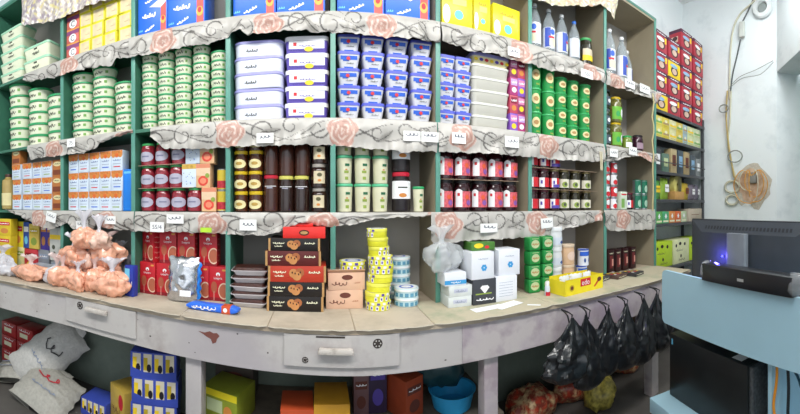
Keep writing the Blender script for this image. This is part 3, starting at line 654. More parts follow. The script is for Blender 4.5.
cartb = [carton('juice_carton', 0.094, 0.09, 0.141, wcard, fr_cart(peel, t)) for t in (redp, lgreen, blp)]
def fr_dots(mb, W, H, y):
    mb.rect(-W/2, W/2, H*0.78, H*0.99, y, M('party stripe', '#c9a24a', 0.5, 0.3, 60)); r = random.Random(3)
    for k in range(14): mb.ell(r.uniform(-W*0.38, W*0.38), r.uniform(H*0.12, H*0.7), W*0.03, W*0.03, y-0.0005, (dk, blp, M('grey print'))[k % 3], n=7)
dots = carton('sugar_carton', 0.094, 0.08, 0.148, wcard, fr_dots)
brown_c = carton('juice_carton', 0.11, 0.09, 0.133, M('amber brown carton', '#b9733a', 0.5), lambda mb, W, H, y: (mb.ell(0, H*0.75, W*0.4, H*0.14, y, M('cream paper label')), mb.rect(-W*0.42, W*0.42, H*0.1, H*0.4, y, M('dark rust print', '#7c3c22', 0.5)), mb.script(0, H*0.76, W*0.5, H*0.1, y-0.0006, dk, 9, th=0.003, loops=3)))
def fr_cit(mb, W, H, y):
    mb.rect(-W/2, W/2, H*0.5, H*0.98, y, M('pale peach print', '#e9c9a8', 0.5)); mb.rect(-W/2, W/2, H*0.82, H*0.99, y-0.0004, M('salmon stripe', '#d98a6a', 0.5)); mb.ell(0, H*0.28, W*0.36, W*0.34, y-0.0006, M('grapefruit print', '#d84a3a', 0.5, 0.2, 50)); mb.ell(0, H*0.28, W*0.22, W*0.2, y-0.001, M('grapefruit flesh', '#ef8a6a', 0.5)); mb.ell(W*0.3, H*0.5, W*0.15, W*0.16, y-0.0008, lgreen)
citrus = carton('citrus_carton', 0.092, 0.08, 0.148, M('peach carton', '#e2b78a', 0.5), fr_cit)
royal = M('royal blue carton', '#2f6fe6', 0.35, 0.05)
def fr_blue(mb, W, H, y):
    mb.rect(W*0.28, W*0.46, 0, H, y, M('coral stripe', '#cf5a52', 0.5, 0.15)); mb.ell(W*0.36, H*0.22, W*0.09, W*0.12, y-0.0005, M('golden crest print', '#e3ac4a', 0.5)); mb.ell(W*0.36, H*0.24, W*0.05, W*0.07, y-0.0009, redp)
    mb.poly([(W*0.28, H*0.42), (W*0.46, H*0.5), (W*0.46, H*0.62), (-W*0.1, H*0.47)], y-0.0004, M('lilac white flash', '#dfe0f4', 0.5))
    mb.script(-W*0.12, H*0.33, W*0.4, H*0.075, y-0.0007, whp, 4, th=0.011, loops=5); mb.script(-W*0.08, H*0.12, W*0.3, H*0.04, y-0.0007, whp, 9, th=0.008, rot=0.35, loops=4)
    mb.script(-W*0.08, H*0.58, W*0.3, H*0.04, y-0.0007, whp, 8, th=0.008, rot=0.35, loops=4); mb.script(-W*0.4, H*0.1, W*0.14, H*0.04, y-0.0007, cyp, 5, th=0.004, loops=3)
    mb.script(-W*0.12, H*0.8, W*0.4, H*0.075, y-0.0007, whp, 6, th=0.011, loops=5)
def blue_box(W): return carton('powder_box', W, 0.2, 0.40, royal, fr_blue, bv=0.002)

# ------------------------------------------------------------------ goods on the shelves
Z1, Z2, Z3 = ZS[3]+0.006, ZS[2]+0.006, ZS[1]+0.006
FY = 2.085                                  # front line of the goods
def row(P, px_, z, label, group=None, front=FY, **k):
    """one thing with its front on the line `front`, in the bearing px_"""
    p = P; return p.at(px(px_, front), front+p.d/2, z, label, group, **k)
def col(P, px_, z, n, dz, desc, colw, where, group, front=FY, skip=(), jr=0.05, jit=0.003):
    p = P[0] if isinstance(P, list) else P
    stack(P, px(px_, front), front+p.d/2, z, n, dz, desc, colw, where, group, jit, jr, skip)
# middle shelf, cream tubs
for i, (x, n) in enumerate(((12, 6), (32, 5), (51.5, 4))):
    col(tub_l, x, Z2, n, 0.0982, 'large cream tub with green lid', NTH[i]+' stack', 'middle shelf far left', 'large green-lidded cream tubs at the far left')
for i, (x, n) in enumerate(((75, 7), (96, 8), (118, 5))):
    col(tub_m, x, Z2, n, 0.0711, 'medium cream tub with green lid', NTH[i]+' stack', 'middle shelf second bay', 'medium green-lidded cream tubs')
for i, (x, n) in enumerate(((145, 10), (162, 10), (178, 10), (194, 10), (209, 8))):
    col(tub_s, x, Z2, n, 0.0556, 'small green-lidded cream tub', NTH[i]+' stack', 'bay left of the big white tubs', 'small green-lidded cream tubs')
pinkt = [rect_tub(0.1, 0.1, 0.06, M('dusty pink plastic', '#c79a8e', 0.4), M('dull pink lid', '#a87c76', 0.4), rr=0.02)]
col(pinkt, 220, Z2, 8, 0.061, 'dusty pink tub', 'narrow back stack', 'right of the small cream tubs', 'dusty pink tubs', front=FY+0.123)
col(bigwhite, 254, Z2, 5, 0.0958, 'big cool-white tub with lilac lid', 'stack', 'left of the violet tubs', 'big white tubs', jit=0.006)
col(violet_tub, 306.5, Z2, 5, 0.0978, 'violet tub with thick white lid', 'stack', 'right of the big white tubs', 'violet and white tubs', jit=0.004, jr=0.03)
for i, x in enumerate((349, 373, 398, 422)):
    col(blue_tub, x, Z2, 5, 0.1008, 'white tub with blue-violet lid', NTH[i]+' stack', 'four-stack centre bay', 'large blue-lidded white tubs', jr=0.04)
for i, x in enumerate((448, 465)):
    col(blue_tub_s, x, Z2, 5, 0.0878, 'smaller white tub with blue-violet lid', ('left', 'right')[i]+' stack', 'left of the ivory tubs', 'small blue-lidded white tubs')
col(ivory_tub, 493, Z2, 5, 0.0838, 'wide ivory tub', 'stack', 'between small blue-lidded tubs and purple packets', 'ivory tubs', jr=0.02)
row(party_tub, 493, Z2+5*0.0838, 'pale yellow party-print tub with lilac lid on the ivory tubs')
def fr_pk(a, b):
    def f(mb, W, H, y): mb.rect(-W*0.4, W*0.4, H*0.55, H*0.9, y, a); mb.ell(0, H*0.3, W*0.3, H*0.15, y-0.0005, b); mb.script(0, H*0.72, W*0.6, H*0.14, y-0.0008, whp, 4, th=0.005, loops=3)
    return f
pk = [carton('sweet_packet', 0.062, 0.12, 0.124, M(n, c, 0.4), fr_pk(a, b)) for n, c, a, b in (('violet packet', '#8a5ac0', M('pink flash', '#e08ab8', 0.5), yel), ('rose packet', '#c24a62', M('wine flash', '#8c2440', 0.5), orangep), ('magenta packet', '#b2407c', M('lilac flash', '#c9a8e0', 0.5), whp), ('plum packet', '#8c3a62', M('pink flash'), yel))]
for i, x in enumerate((514.5, 522.5)):
    col([pk[(k+i*2) % 4] for k in range(4)], x, Z2, 4, 0.1245, ('violet, rose and plum', 'magenta and violet')[i]+' sweet packet', ('left', 'right')[i]+' column', 'beside the ivory tubs', 'purple and pink sweet packets', jr=0.03)
for i, (x, n, P_) in enumerate(((538, 3, big_g), (552, 3, big_g), (564, 4, sm_g), (576, 4, sm_g), (588, 4, sm_g))):
    col(P_, x, Z2, n, P_.h+0.0008, ('tall' if P_ is big_g else 'short')+' green cup with bean label', NTH[i]+' column', 'right of the purple packets', 'green cups', jit=0.002)
col(dark_jar, 609, Z2, 3, 0.1665, 'dark olive jar with slate label', 'column', 'left of the pickle jars', 'dark olive jars', front=FY+0.03)
col(pickle, 620, Z2, 2, 0.226, 'yellow-lidded pickle jar with green label', 'pair', 'last bay of the shelving', 'yellow-lidded pickle jars')
row(green_jar, 631, Z2, 'small green-lidded pickle jar between pickle and beet jars'); row(purple_jar, 642, Z2, 'dark purple beet jar at the right end of the middle shelf')

# top shelf
col(cream_ice, 9, Z1, 5, 0.099, 'rectangular cream ice tub', 'tall stack', 'top shelf left corner', 'rectangular cream tubs in the top left corner', jr=0.03)
col(cream_ice2, 35, Z1, 2, 0.119, 'cream ice tub with pale green lid', 'short stack', 'right of the corner stack', 'rectangular cream tubs in the top left corner', jr=0.03)
#mb = MB().loft([(0, 0.08, 0.06, 0.01), (0.15, 0.07, 0.05, 0.01), (0.22, 0.02, 0.02, 0.01)], M('sea green plastic', '#3fae9a', 0.4)); tag(link('green_bucket', mb.mesh('b'), None, (px(13, 2.3)+0.05, 2.34, Z1+0.545-0.0)), None, None)
def fr_noo(mb, W, H, y): mb.rect(-W*0.5, W*0.5, H*0.72, H, y, M('plum flash', '#8a4a7a', 0.5)); mb.ell(0, H*0.45, W*0.3, H*0.3, y-0.0004, whp); mb.text('C', 0, H*0.45, H*0.4, y-0.001, M('near black print', '#1f1a20', 0.5)); mb.rect(-W*0.5, W*0.5, 0, H*0.12, y-0.0002, M('amber flash', '#e09a4a', 0.5))
nood = carton('noodle_pack', 0.122, 0.15, 0.108, M('coral pack', '#cf6a62', 0.45, 0.15), fr_noo)
col(nood, 70, Z1, 4, 0.1085, 'coral and plum noodle pack', 'column', 'top shelf left of yellow packs', 'coral noodle packs', jr=0.02)
def fr_yp(mb, W, H, y): mb.rect(-W*0.4, W*0.4, H*0.08, H*0.9, y, M('cream window print', '#dccba4', 0.5, 0.12, 30)); mb.script(W*0.1, H*0.4, W*0.3, H*0.07, y-0.0006, M('tan print', '#b09468', 0.5), 2, th=0.002, loops=3)
yp = carton('biscuit_pack', 0.108, 0.15, 0.102, M('lemon pack', '#e2d73c', 0.45, 0.06), fr_yp)
for i, x in enumerate((83, 95.5, 107, 118.5)):
    col(yp, x, Z1, 4, 0.1035, 'yellow-edged cream biscuit pack', NTH[i]+' column', 'top shelf second bay', 'yellow-edged biscuit packs', jr=0.08)
for (x0, x1, lab) in ((-1.173, -0.957, 'blue powder box at left of the pair left of first teal post'), (-0.952, -0.70, 'blue powder box at right of the pair, beside the dark gap'), (-0.52, -0.262, 'blue powder box just right of the gap, centre left'), (-0.255, 0.03, 'blue powder box left of the middle teal post'), (0.10, 0.382, 'blue powder box right of the middle teal post'), (0.39, 0.665, 'rightmost blue powder box, next to the yellow boxes')):
    blue_box(x1-x0).at((x0+x1)/2, FY+0.1, Z1, lab, 'large blue powder boxes')
lem = M('lemon yellow box', '#e6da22', 0.3, 0.05)
def fr_lem(mb, W, H, y): mb.rect(-W*0.15, W*0.3, H*0.55, H*0.7, y, M('pale lime print', '#d8ea7a', 0.5)); mb.ell(W*0.05, H*0.32, W*0.14, W*0.14, y-0.0005, cyp); mb.script(0, H*0.75, W*0.5, H*0.1, y-0.0008, M('mustard print', '#c2a82a', 0.5), 5, th=0.005, loops=4); mb.ell(-W*0.35, H*0.3, W*0.12, H*0.22, y-0.0005, whp)
for i, (a, b, h, lab) in enumerate(((0.745, 0.955, 0.27, 'yellow detergent box wrapped in clear film, left of three'), (0.965, 1.085, 0.255, 'narrow middle yellow detergent box of three'), (1.10, 1.315, 0.225, 'yellow detergent box at the right of three, beside water bottles'))):
    carton('detergent_box', b-a, 0.17, h, lem, fr_lem, bv=0.002).at((a+b)/2, FY+0.085, Z1, lab, 'yellow detergent boxes', rz=(0.0, 0.0, 0.04)[i])
def pet(r, H, capc, lab_, seed=0):
    clear = M('clear bottle plastic', '#dfe9ef', 0.08, 0.02, trans=0.75, ior=1.2)
    hb = H
    b = MB().lathe([(r*0.85, 0), (r, 0.01), (r, H*0.2), (r*0.93, H*0.24), (r, H*0.28), (r, H*0.58), (r*0.9, H*0.68), (r*0.55, H*0.82), (r*0.33, H*0.9), (r*0.33, H*0.94)], clear, 22)
    c = MB().lathe([(r*0.36, H*0.935), (r*0.38, H*0.94), (r*0.38, H*0.99), (r*0.33, H)], capc, 16)
    p = MB(); p.wrap(r+0.001, -2.6, 2.6, H*0.12, H*0.56, M('milky label film', '#e3e7f0', 0.4), 20, 1); p.wrap(r+0.002, -0.9, 0.0, H*0.14, H*0.55, lab_, 6, 1); p.wrap(r+0.003, -0.2, 0.9, H*0.16, H*0.32, M('straw print', '#e6e3c4', 0.5), 6, 1); p.wrap(r+0.003, -0.3, 0.6, H*0.33, H*0.37, redp, 5, 1); p.wrapell(r+0.003, 0.3, H*0.46, 0.4, H*0.06, blp)
    return Proto('water_bottle', 'bottle', [('bottle_body', b.mesh('b'), []), ('cap', c.mesh('c'), []), ('label', p.mesh('p'), [])], 2*r, 2*r, H)
cobalt = M('cobalt print', '#3a56b8', 0.5)
wb = pet(0.048, 0.345, M('white cap', '#f0f2f5', 0.35), cobalt); wb2 = pet(0.046, 0.335, M('blue cap', '#2f6fd0', 0.35), M('pale film print', '#cfd9e4', 0.5)); big_w = pet(0.055, 0.42, M('white cap'), cobalt)
for i, (x, P_, lab) in enumerate(((540, wb, 'clear bottle with cobalt label, first of four beside the post'), (552, wb, 'clear bottle with cobalt label, second of four on top shelf'), (565, wb, 'clear bottle with cobalt label, third of four, before blue-capped one'), (577, wb2, 'clear bottle with blue cap next to the dark green-lidded jar'))):
    row(P_, x, Z1, lab, 'clear bottles on the top shelf', rz=i*0.7-1)
row(big_yl, 590, Z1, 'dark jar with green lid and yellow label on top shelf')
for i, (x, f, lab) in enumerate(((614, FY, 'large clear bottle nearest the post, last top bay'), (626, FY+0.02, 'large clear bottle in front, last top bay'), (631, FY+0.17, 'large clear bottle behind the others in the last bay'))):
    row(big_w, x, Z1, lab, 'large bottles in the last top bay', front=f, rz=i*0.9-0.6)

# lower shelf
def kolor(P_, k): return [P_[(i+k) % len(P_)] for i in range(len(P_))]
for i, x in enumerate((16.5, 27, 37, 47)):
    col(kolor(cart, i), x, Z3, 3, 0.1336, 'white-blue juice carton with orange top', NTH[i]+' column', 'lower shelf far left', 'orange-topped white cartons at the far left', jr=0.06)
row(brown_c, 16, Z3+3*0.1336, 'amber brown carton lying highest on the first white-blue column at far left', 'amber brown cartons')
col(brown_c, 57, Z3, 3, 0.1336, 'amber brown juice carton', 'column', 'beside the white-blue cartons, far left', 'amber brown cartons', jr=0.06)
for i, x in enumerate((73.5, 83.5, 94.5, 105.5, 116)):
    col(kolor(cartb, i), x, Z3, 3, 0.1416, 'white carton with orange fruit top', NTH[i]+' column', 'lower shelf second bay', 'orange-topped white cartons in the second bay', jr=0.03)
carton('blue_box', 0.07, 0.12, 0.285, M('bright blue carton', '#1f7fe0', 0.4), lambda mb, W, H, y: mb.rect(-W*0.4, W*0.4, H*0.9, H*0.95, y, cyp)).at(px(127.5, FY), FY+0.06, Z3, 'plain bright blue upright box beside the white cartons')
golden = jar('oil_bottle', 0.065, 0.33, M('amber oil in plastic', '#b39a5a', 0.15, 0.1, coat=0.5), M('brown lid'), M('cream paper label'), 0.08, None, 0.5, lab=(0.12, 0.5), cat='bottle')
golden.at(px(3.5, 2.09), 2.145, Z3, 'tall tan oil bottle at the far left edge of the picture')
jx = (143, 158, 172.5, 187.5)
sheetm = M('thin cardboard', '#c2a992', 0.8)
def divsheet(x0, x1, z, label, m_=sheetm, y0=FY-0.012, dp=0.13, nm='divider_sheet'):
    return tag(link(nm, MB().box(x0, x1, y0, y0+dp, 0, 0.002, m_).mesh('s'), None, (0, 0, z)), label, 'cardboard')
for r_ in range(3):
    z = Z3+r_*(0.148+0.0035)
    for i, x in enumerate(jx[:(4, 3, 3)[r_]]):
        row(jam_green, x, z, 'red jam jar with green lid, '+('bottom', 'middle', 'top')[r_]+' row, '+NTH[i]+' from the teal post', 'green-lidded red jam jars', rz=R.uniform(-0.25, 0.25))
divsheet(-1.165, -0.775, Z3+0.149, 'thin card between bottom and middle rows of green-lidded jam jars')
divsheet(-1.165, -0.862, Z3+0.149+0.1515, 'thin card between middle and top rows of green-lidded jam jars')
for k in range(2):
    dots.at(px(187.5, FY), FY+0.04, Z3+0.1515+k*0.149, ('lower', 'upper')[k]+' white dotted carton right of the green-lidded jam jars', 'dotted white cartons')
col(citrus, 203, Z3, 3, 0.1485, 'peach grapefruit carton', 'column', 'between jam jars and citrus cans', 'grapefruit cartons', jr=0.03)
col(canc, 217, Z3, 2, 0.131, 'yellow and crimson juice can', 'pair', 'right of the grapefruit cartons', 'juice cans')
for i, x in enumerate((237, 252)):
    col(honey_jar, x, Z3, 4, 0.1226, 'honey jar with yellow lid', ('left', 'right')[i]+' column', 'lower shelf beside tall dark jars', 'yellow-lidded honey jars', jr=0.12)
for i, (x, P_, d_) in enumerate(((268, tall_red, 'tall brown syrup jar with red lid'), (285.5, tall_yel, 'tall dark jar with yellow lid, left one'), (301, tall_yel, 'tall dark jar with yellow lid, right one'))):
    row(P_, x, Z3, d_+', standing in front on the lower shelf', 'tall dark jars')
    tall_brn.at(px(x, FY), FY+0.05, Z3+P_.h+0.001, 'tall plain brown jar on top of the '+('red-lidded jar', 'left yellow-lidded jar', 'right yellow-lidded jar')[i], 'plain brown jars stacked on the tall jars')
col(cream_bottle, 319, Z3, 3, 0.1428, 'dark bottle with cream house-shaped label', 'column', 'beside the middle teal post', 'dark bottles with cream labels', jr=0.1)
for i, x in enumerate((344, 361, 381)):
    col(cream_cup, x, Z3, 3, 0.169, 'cream cup with mint lid', NTH[i]+' column', 'right of the middle teal post', 'mint-lidded cream cups', jr=0.1)
col(black_jar, 403, Z3, 2, 0.2405, 'wide black jar with white label', 'pair', 'right of the cream snack cups', 'wide black jars')
row(small_cup, 420, Z3, 'single small cream cup with green lid beside the black jars')
for i, x in enumerate((446, 462, 478, 493.5, 509)):
    for k in range(2): row(jam_red, x, Z3+k*0.2035, 'dark jam jar with pink fruit label, '+('bottom', 'top')[k]+' row, '+NTH[i]+' from left', 'dark jam jars with pink labels', rz=R.uniform(-0.1, 0.15))
divsheet(0.74, 1.30, Z3+0.201, 'thin card between the two rows of pink-labelled jam jars')
for r_ in range(3):
    for i, x in enumerate((536, 546, 557, 567, 578, 589)):
        if r_ == 2 and i > 2: continue
        P_ = (small_red, small_red, small_vio, small_crm, small_crm, small_crm)[i]
        row(P_, x, Z3+r_*0.1555, 'small '+('red', 'red', 'violet', 'cream', 'cream', 'cream')[i]+'-labelled jar, '+('bottom', 'middle', 'top')[r_]+' row, '+NTH[i]+' in the last-but-one bay', 'small labelled jars', rz=R.uniform(-0.2, 0.2))
divsheet(1.40, 2.06, Z3+0.1525, 'thin card on the bottom row of small labelled jars')
divsheet(1.40, 2.06, Z3+0.1525+0.1555, 'thin card on the middle row of small labelled jars')
col([canr, canw], 608.5, Z3, 5, 0.1045, 'red and white food can', 'left column', 'last bay', 'red and white cans'); col([canw, canr], 616, Z3, 5, 0.1045, 'red and white food can', 'right column', 'last bay', 'red and white cans', front=FY+0.01, skip=(4,))
wg = carton('milk_powder_pack', 0.085, 0.06, 0.16, M('pale green white carton', '#cfdcc9', 0.5), lambda mb, W, H, y: (mb.rect(-W*0.4, W*0.1, H*0.1, H*0.6, y, M('leaf print green')), mb.rect(-W*0.4, W*0.4, H*0.8, H*0.88, y, redp)))
row(wg, 624, Z3, 'pale green and white pack beside the red cans, last bay'); row(small_red, 632, Z3, 'red-labelled jar between pale pack and green cans, last bay')
for i, (x, f) in enumerate(((640, FY), (646.5, FY+0.02))):
    row(cang, x, Z3, ('left', 'right')[i]+' front pine-green can at the lower shelf end', 'pine-green cans', front=f)
    cang.at(px(x, FY+0.02), FY+0.06, Z3+0.141, ('left', 'right')[i]+' upper pine-green can at the lower shelf end', 'pine-green cans')

# ------------------------------------------------------------------ goods standing on the counter
def on(P, x, D, label, group=None, z=0, **k): return P.at(px(x, D), D+P.d/2, CZ+z, label, group, **k)
crimson = M('crimson carton', '#c2202c', 0.4, 0.06)
def fr_cr(mb, W, H, y):
    mb.ell(0, H*0.78, W*0.11, W*0.10, y, whp); mb.ell(0, H*0.755, W*0.05, W*0.05, y-0.0004, crimson)
    mb.text('Loppio', 0, H*0.66, H*0.085, y-0.0007, whp, wmax=W*0.62)
    mb.ell(-W*0.22, H*0.40, W*0.17, H*0.17, y-0.0003, M('milk coffee print', '#b05a40', 0.5)); mb.rect(-W*0.24, -W*0.20, H*0.02, H*0.28, y-0.0004, M('pale rose print', '#d79a8c', 0.5))
    mb.poly([(W*0.5*math.cos(t)*0.62+W*0.32, H*0.30+H*0.24*math.sin(t)) if W*0.5*math.cos(t)*0.62+W*0.32 < W*0.49 else (W*0.49, H*0.30+H*0.24*math.sin(t)) for t in [2*PI*k/20 for k in range(20)]], y-0.0003, M('cream ring print', '#e3c2a8', 0.5))
    mb.poly([(min(W*0.49, W*0.26*math.cos(t)+W*0.32), H*0.30+H*0.2*math.sin(t)) for t in [2*PI*k/20 for k in range(20)]], y-0.0006, M('chocolate foam print', '#b5654a', 0.5))
    mb.rect(W*0.22, W*0.42, H*0.88, H*0.93, y-0.0003, M('amber flash')); mb.rect(-W*0.5, W*0.5, 0, H*0.1, y-0.0002, M('deep wine print', '#8a1824', 0.5))
def sd_cr(mb, Wd, H, y, T):
    for k in range(5): mb.script(0, H*(0.15+0.16*k), Wd*0.6, H*0.05, y, M('pale rose print'), k, T, th=0.003, loops=4)
coco = carton('cocoa_box', 0.118, 0.075, 0.212, crimson, fr_cr, side=sd_cr)
for i, x in enumerate((-1.118, -0.997, -0.876, -0.755, -0.625)):
    coco.at(x, 2.145, CZ, 'red cocoa drink box on the counter, '+NTH[i]+' from the left in the lower row', 'red cocoa boxes', rz=(-0.06, 0.03, 0, 0.02, -0.02)[i])
for i, (x, rz) in enumerate(((-1.115, -0.45), (-0.975, 0.05), (-0.84, 0.0), (-0.69, -0.03))):
    coco.at(x, 2.155, CZ+0.213, 'red cocoa drink box, '+('turned sideways at left', 'second from left', 'third from left', 'rightmost')[i]+' in the upper row', 'red cocoa boxes', rz=rz)
# crumpled foil pouch
def crumple(mb, x0, x1, z0, z1, dep, m, seed, T=None, nx=16, nz=20, amp=0.012, pinch=0.25):
    """a filled soft pouch: two puffed faces sealed along the edges"""
    vs = []; fs = []
    for s_ in (-1, 1):
        for j in range(nz+1):
            for i in range(nx+1):
                u, v = i/nx, j/nz
                e = (math.sin(PI*u)**0.55)*(max(0.0, math.sin(PI*min(1, v*0.96+0.04)))**0.5)
                x = x0+(x1-x0)*u; z = z0+(z1-z0)*v
                q = noise.noise(Vector((x*26+seed, z*26, s_*3.1)))+0.6*abs(noise.noise(Vector((x*55, z*48+seed, s_))))
                x2 = x+(1-e)*0.006*math.sin(v*30+seed)
                vs.append((x2, s_*e*dep/2+q*amp*e*s_, z+0.004*math.sin(u*19)*(v > 0.95)))
    N = (nx+1)*(nz+1)
    for s_ in (0, 1):
        for j in range(nz):
            for i in range(nx):
                q = s_*N+j*(nx+1)+i; f = (q, q+1, q+nx+2, q+nx+1); fs.append(f if s_ == 0 else f[::-1])
    mb.add(vs, fs, m, T); return mb
foil = M('silver foil', '#c9cacf', 0.22, 0.2, 25, metal=0.9)
mb = crumple(MB(), -0.10, 0.10, 0.003, 0.275, 0.10, foil, 2, amp=0.02)
r_ = link('foil_pouch', None, None, (px(181, 2.0), 2.03, CZ), 0.1); link('pouch_body', mb.mesh('b', angle=60), r_)
r_.rotation_euler = (-0.12, 0, 0.05)
mb = crumple(MB(), 0.09, 0.112, 0.02, 0.24, 0.03, M('bright blue carton'), 5, nx=4); link('side_gusset', mb.mesh('g'), r_)
mb = MB().rect(0.0, 0.07, 0.04, 0.075, -0.066, whp); link('sticker', mb.mesh('s'), r_)
tag(r_, 'crumpled silver foil pouch leaning on the red cocoa boxes', 'pouch')
# wafer packet
mb = MB(); wl = 0.31
mb.loft([(-wl/2, 0.006, 0.030, 0.004), (-wl/2+0.02, 0.016, 0.029, 0.01), (-wl/2+0.04, 0.021, 0.028, 0.012), (wl/2-0.04, 0.021, 0.028, 0.012), (wl/2-0.02, 0.016, 0.029, 0.01), (wl/2, 0.006, 0.030, 0.004)], royal, Matrix.Rotation(PI/2, 4, 'Y') @ Matrix.Identity(4))
mb.box(0.06, 0.115, -0.0286, 0.0286, -0.0215, 0.0215, M('rust orange band', '#c9512c', 0.45), 0.004)
mb.ell(0.085, 0, 0.012, 0.012, -0.0292, whp); mb.script(-0.03, 0.0, 0.11, 0.022, -0.0292, whp, 3, th=0.005)
mb.script(-0.1, 0.0, 0.03, 0.02, -0.0292, whp, 5, th=0.005, loops=2)
tag(link('wafer_packet', mb.mesh('w'), None, (px(213, 1.9), 1.90, CZ+0.022), -0.12), 'blue wafer packet with orange end lying in front of the foil pouch', 'snack packet')
# date trays
lidc = M('clear lid plastic', '#cfcfd2', 0.12, 0.02, trans=0.5, ior=1.15); traym = M('milky tray plastic', '#d8d4d6', 0.25, 0.05); date = M('dark brown dates', '#46261f', 0.35, 0.4, 60, bump=0.6)
t_b = MB().loft([(0, 0.10, 0.058, 0.02), (0.004, 0.102, 0.06, 0.02), (0.026, 0.118, 0.074, 0.02), (0.028, 0.128, 0.082, 0.02), (0.031, 0.128, 0.082, 0.02)], traym)
t_l = MB().loft([(0.0305, 0.126, 0.080, 0.02), (0.033, 0.112, 0.068, 0.02), (0.045, 0.108, 0.064, 0.02)], date)
trayp = Proto('date_tray', 'tray', [('tray_base', t_b.mesh('b'), []), ('tray_lid', t_l.mesh('l'), [])], 0.25, 0.16, 0.046)
for i, (x, y) in enumerate(((0.0, 0), (-0.012, 0.01), (0.012, 0), (0.008, 0.012), (0.018, 0.0))):
    trayp.at(px(243.5, 2.0)+x*0.6, 2.08+y, CZ+i*0.0465, 'packed tray of dark dates beside the cookie boxes, '+upw(i, 5)+' of the stack', 'date trays', rz=(-0.05, 0.04, -0.08, 0.05, 0.1)[i], sc=(0.86, 1, 1))
# cookie boxes
def fr_ck(main, acc):
    def f(mb, W, H, y):
        mb.rect(-W*0.5, -W*0.46, 0, H, y, acc); mb.rect(W*0.46, W*0.5, 0, H, y, acc)
        for k, (a, b) in enumerate(((-0.06, 0.55), (0.05, 0.6), (0.0, 0.38))): mb.ell(W*a, H*b, W*0.075, H*0.28, y-0.0005-0.0003*k, (M('cookie print', '#c98a52', 0.6), M('cookie print two', '#a9653c', 0.6))[k % 2])
        for a, b in ((-0.03, 0.55), (0.03, 0.5), (0.06, 0.62), (-0.08, 0.6)): mb.ell(W*a, H*b, W*0.012, H*0.07, y-0.0016, M('choc chip print', '#3a1d14', 0.6), n=8)
        mb.script(-W*0.3, H*0.62, W*0.2, H*0.14, y-0.0008, M('straw print'), 3, th=H*0.05); mb.script(W*0.3, H*0.62, W*0.2, H*0.14, y-0.0008, M('straw print'), 6, th=H*0.05); mb.script(-W*0.3, H*0.38, W*0.14, H*0.1, y-0.0008, M('straw print'), 7, th=H*0.04)
    return f
tanf = M('tan carton edge', '#b98f5c', 0.6); blk = M('black carton', '#1f1a19', 0.4); brn = M('maroon brown carton', '#5b1f1e', 0.4); redc = M('bright red carton', '#c93028', 0.4)
CK = [(0.318, 0.083, blk, 0.0, 'black cookie box at the bottom of the pile'), (0.318, 0.080, blk, -0.002, 'black cookie box, second up in the pile'), (0.325, 0.09, M('vermilion carton', '#b93a26', 0.4), 0.002, 'red-orange cookie box in the middle of the pile'), (0.312, 0.083, brn, 0.01, 'maroon brown cookie box above the red-orange one'), (0.29, 0.07, blk, 0.018, 'black cookie box, second from the pile top')]
z = 0
for W_, H_, m_, ox, lab in CK:
    carton('cookie_box', W_, 0.2, H_, m_, fr_ck(m_, tanf)).at(px(291, 1.97)+ox, 2.075, CZ+z, lab, 'cookie boxes', rz=R.uniform(-0.02, 0.02)); z += H_+0.0006
rb = carton('red_box', 0.238, 0.18, 0.062, M('glossy scarlet carton', '#e2322c', 0.35), lambda mb, W, H, y: (mb.ell(0, H*0.5, W*0.12, H*0.26, y, M('choc chip print')), mb.ell(0, H*0.5, W*0.09, H*0.15, y-0.0005, tanf)))
rb.at(px(304, 1.97), 2.07, CZ+z, 'shallow scarlet box with oval badge on top of the cookie pile')
carton('scarlet_lid', 0.12, 0.1, 0.018, M('glossy scarlet carton'), lambda *a: None).at(px(302, 1.97), 2.08, CZ+z+0.063, 'small flat scarlet packet lying highest on the cookie pile')
# cream boxes with opened top, tins
beige = M('pinkish beige carton', '#e0b79c', 0.6, 0.05); choco = M('chocolate oval print', '#6b3a30', 0.6)
def fr_bg(mb, W, H, y): mb.ell(W*0.02, H*0.72, W*0.15, H*0.15, y, choco); mb.script(-W*0.2, H*0.36, W*0.38, H*0.24, y-0.0004, choco, 4, th=0.004, loops=4); mb.script(W*0.3, H*0.4, W*0.16, H*0.12, y-0.0004, M('dull rust print', '#b5785c', 0.6), 5, th=0.002, loops=3)
b1 = carton('candy_box', 0.212, 0.17, 0.107, beige, fr_bg); b2 = carton('candy_box', 0.212, 0.17, 0.1, beige, fr_bg)
b1.at(px(344.5, 2.03), 2.115, CZ, 'lower pinkish beige candy box beside the yellow tins', 'pinkish beige candy boxes')
q = b2.at(px(346, 2.03), 2.115, CZ+0.1075, 'upper pinkish beige candy box with its lid flaps raised', 'pinkish beige candy boxes', rz=0.04)
mb = MB(); mb.box(-0.106, 0.106, -0.001, 0.001, 0, 0.03, beige, 0, Matrix.Translation((0, -0.075, 0.1005)) @ Matrix.Rotation(0.9, 4, 'X')); mb2 = MB().box(-0.04, 0.0, -0.08, 0.08, 0, 0.0015, beige, 0, Matrix.Translation((-0.105, 0, 0.101)) @ Matrix.Rotation(0.5, 4, 'Y'))
link("lid_flap", mb.mesh("lid_flap"), q)
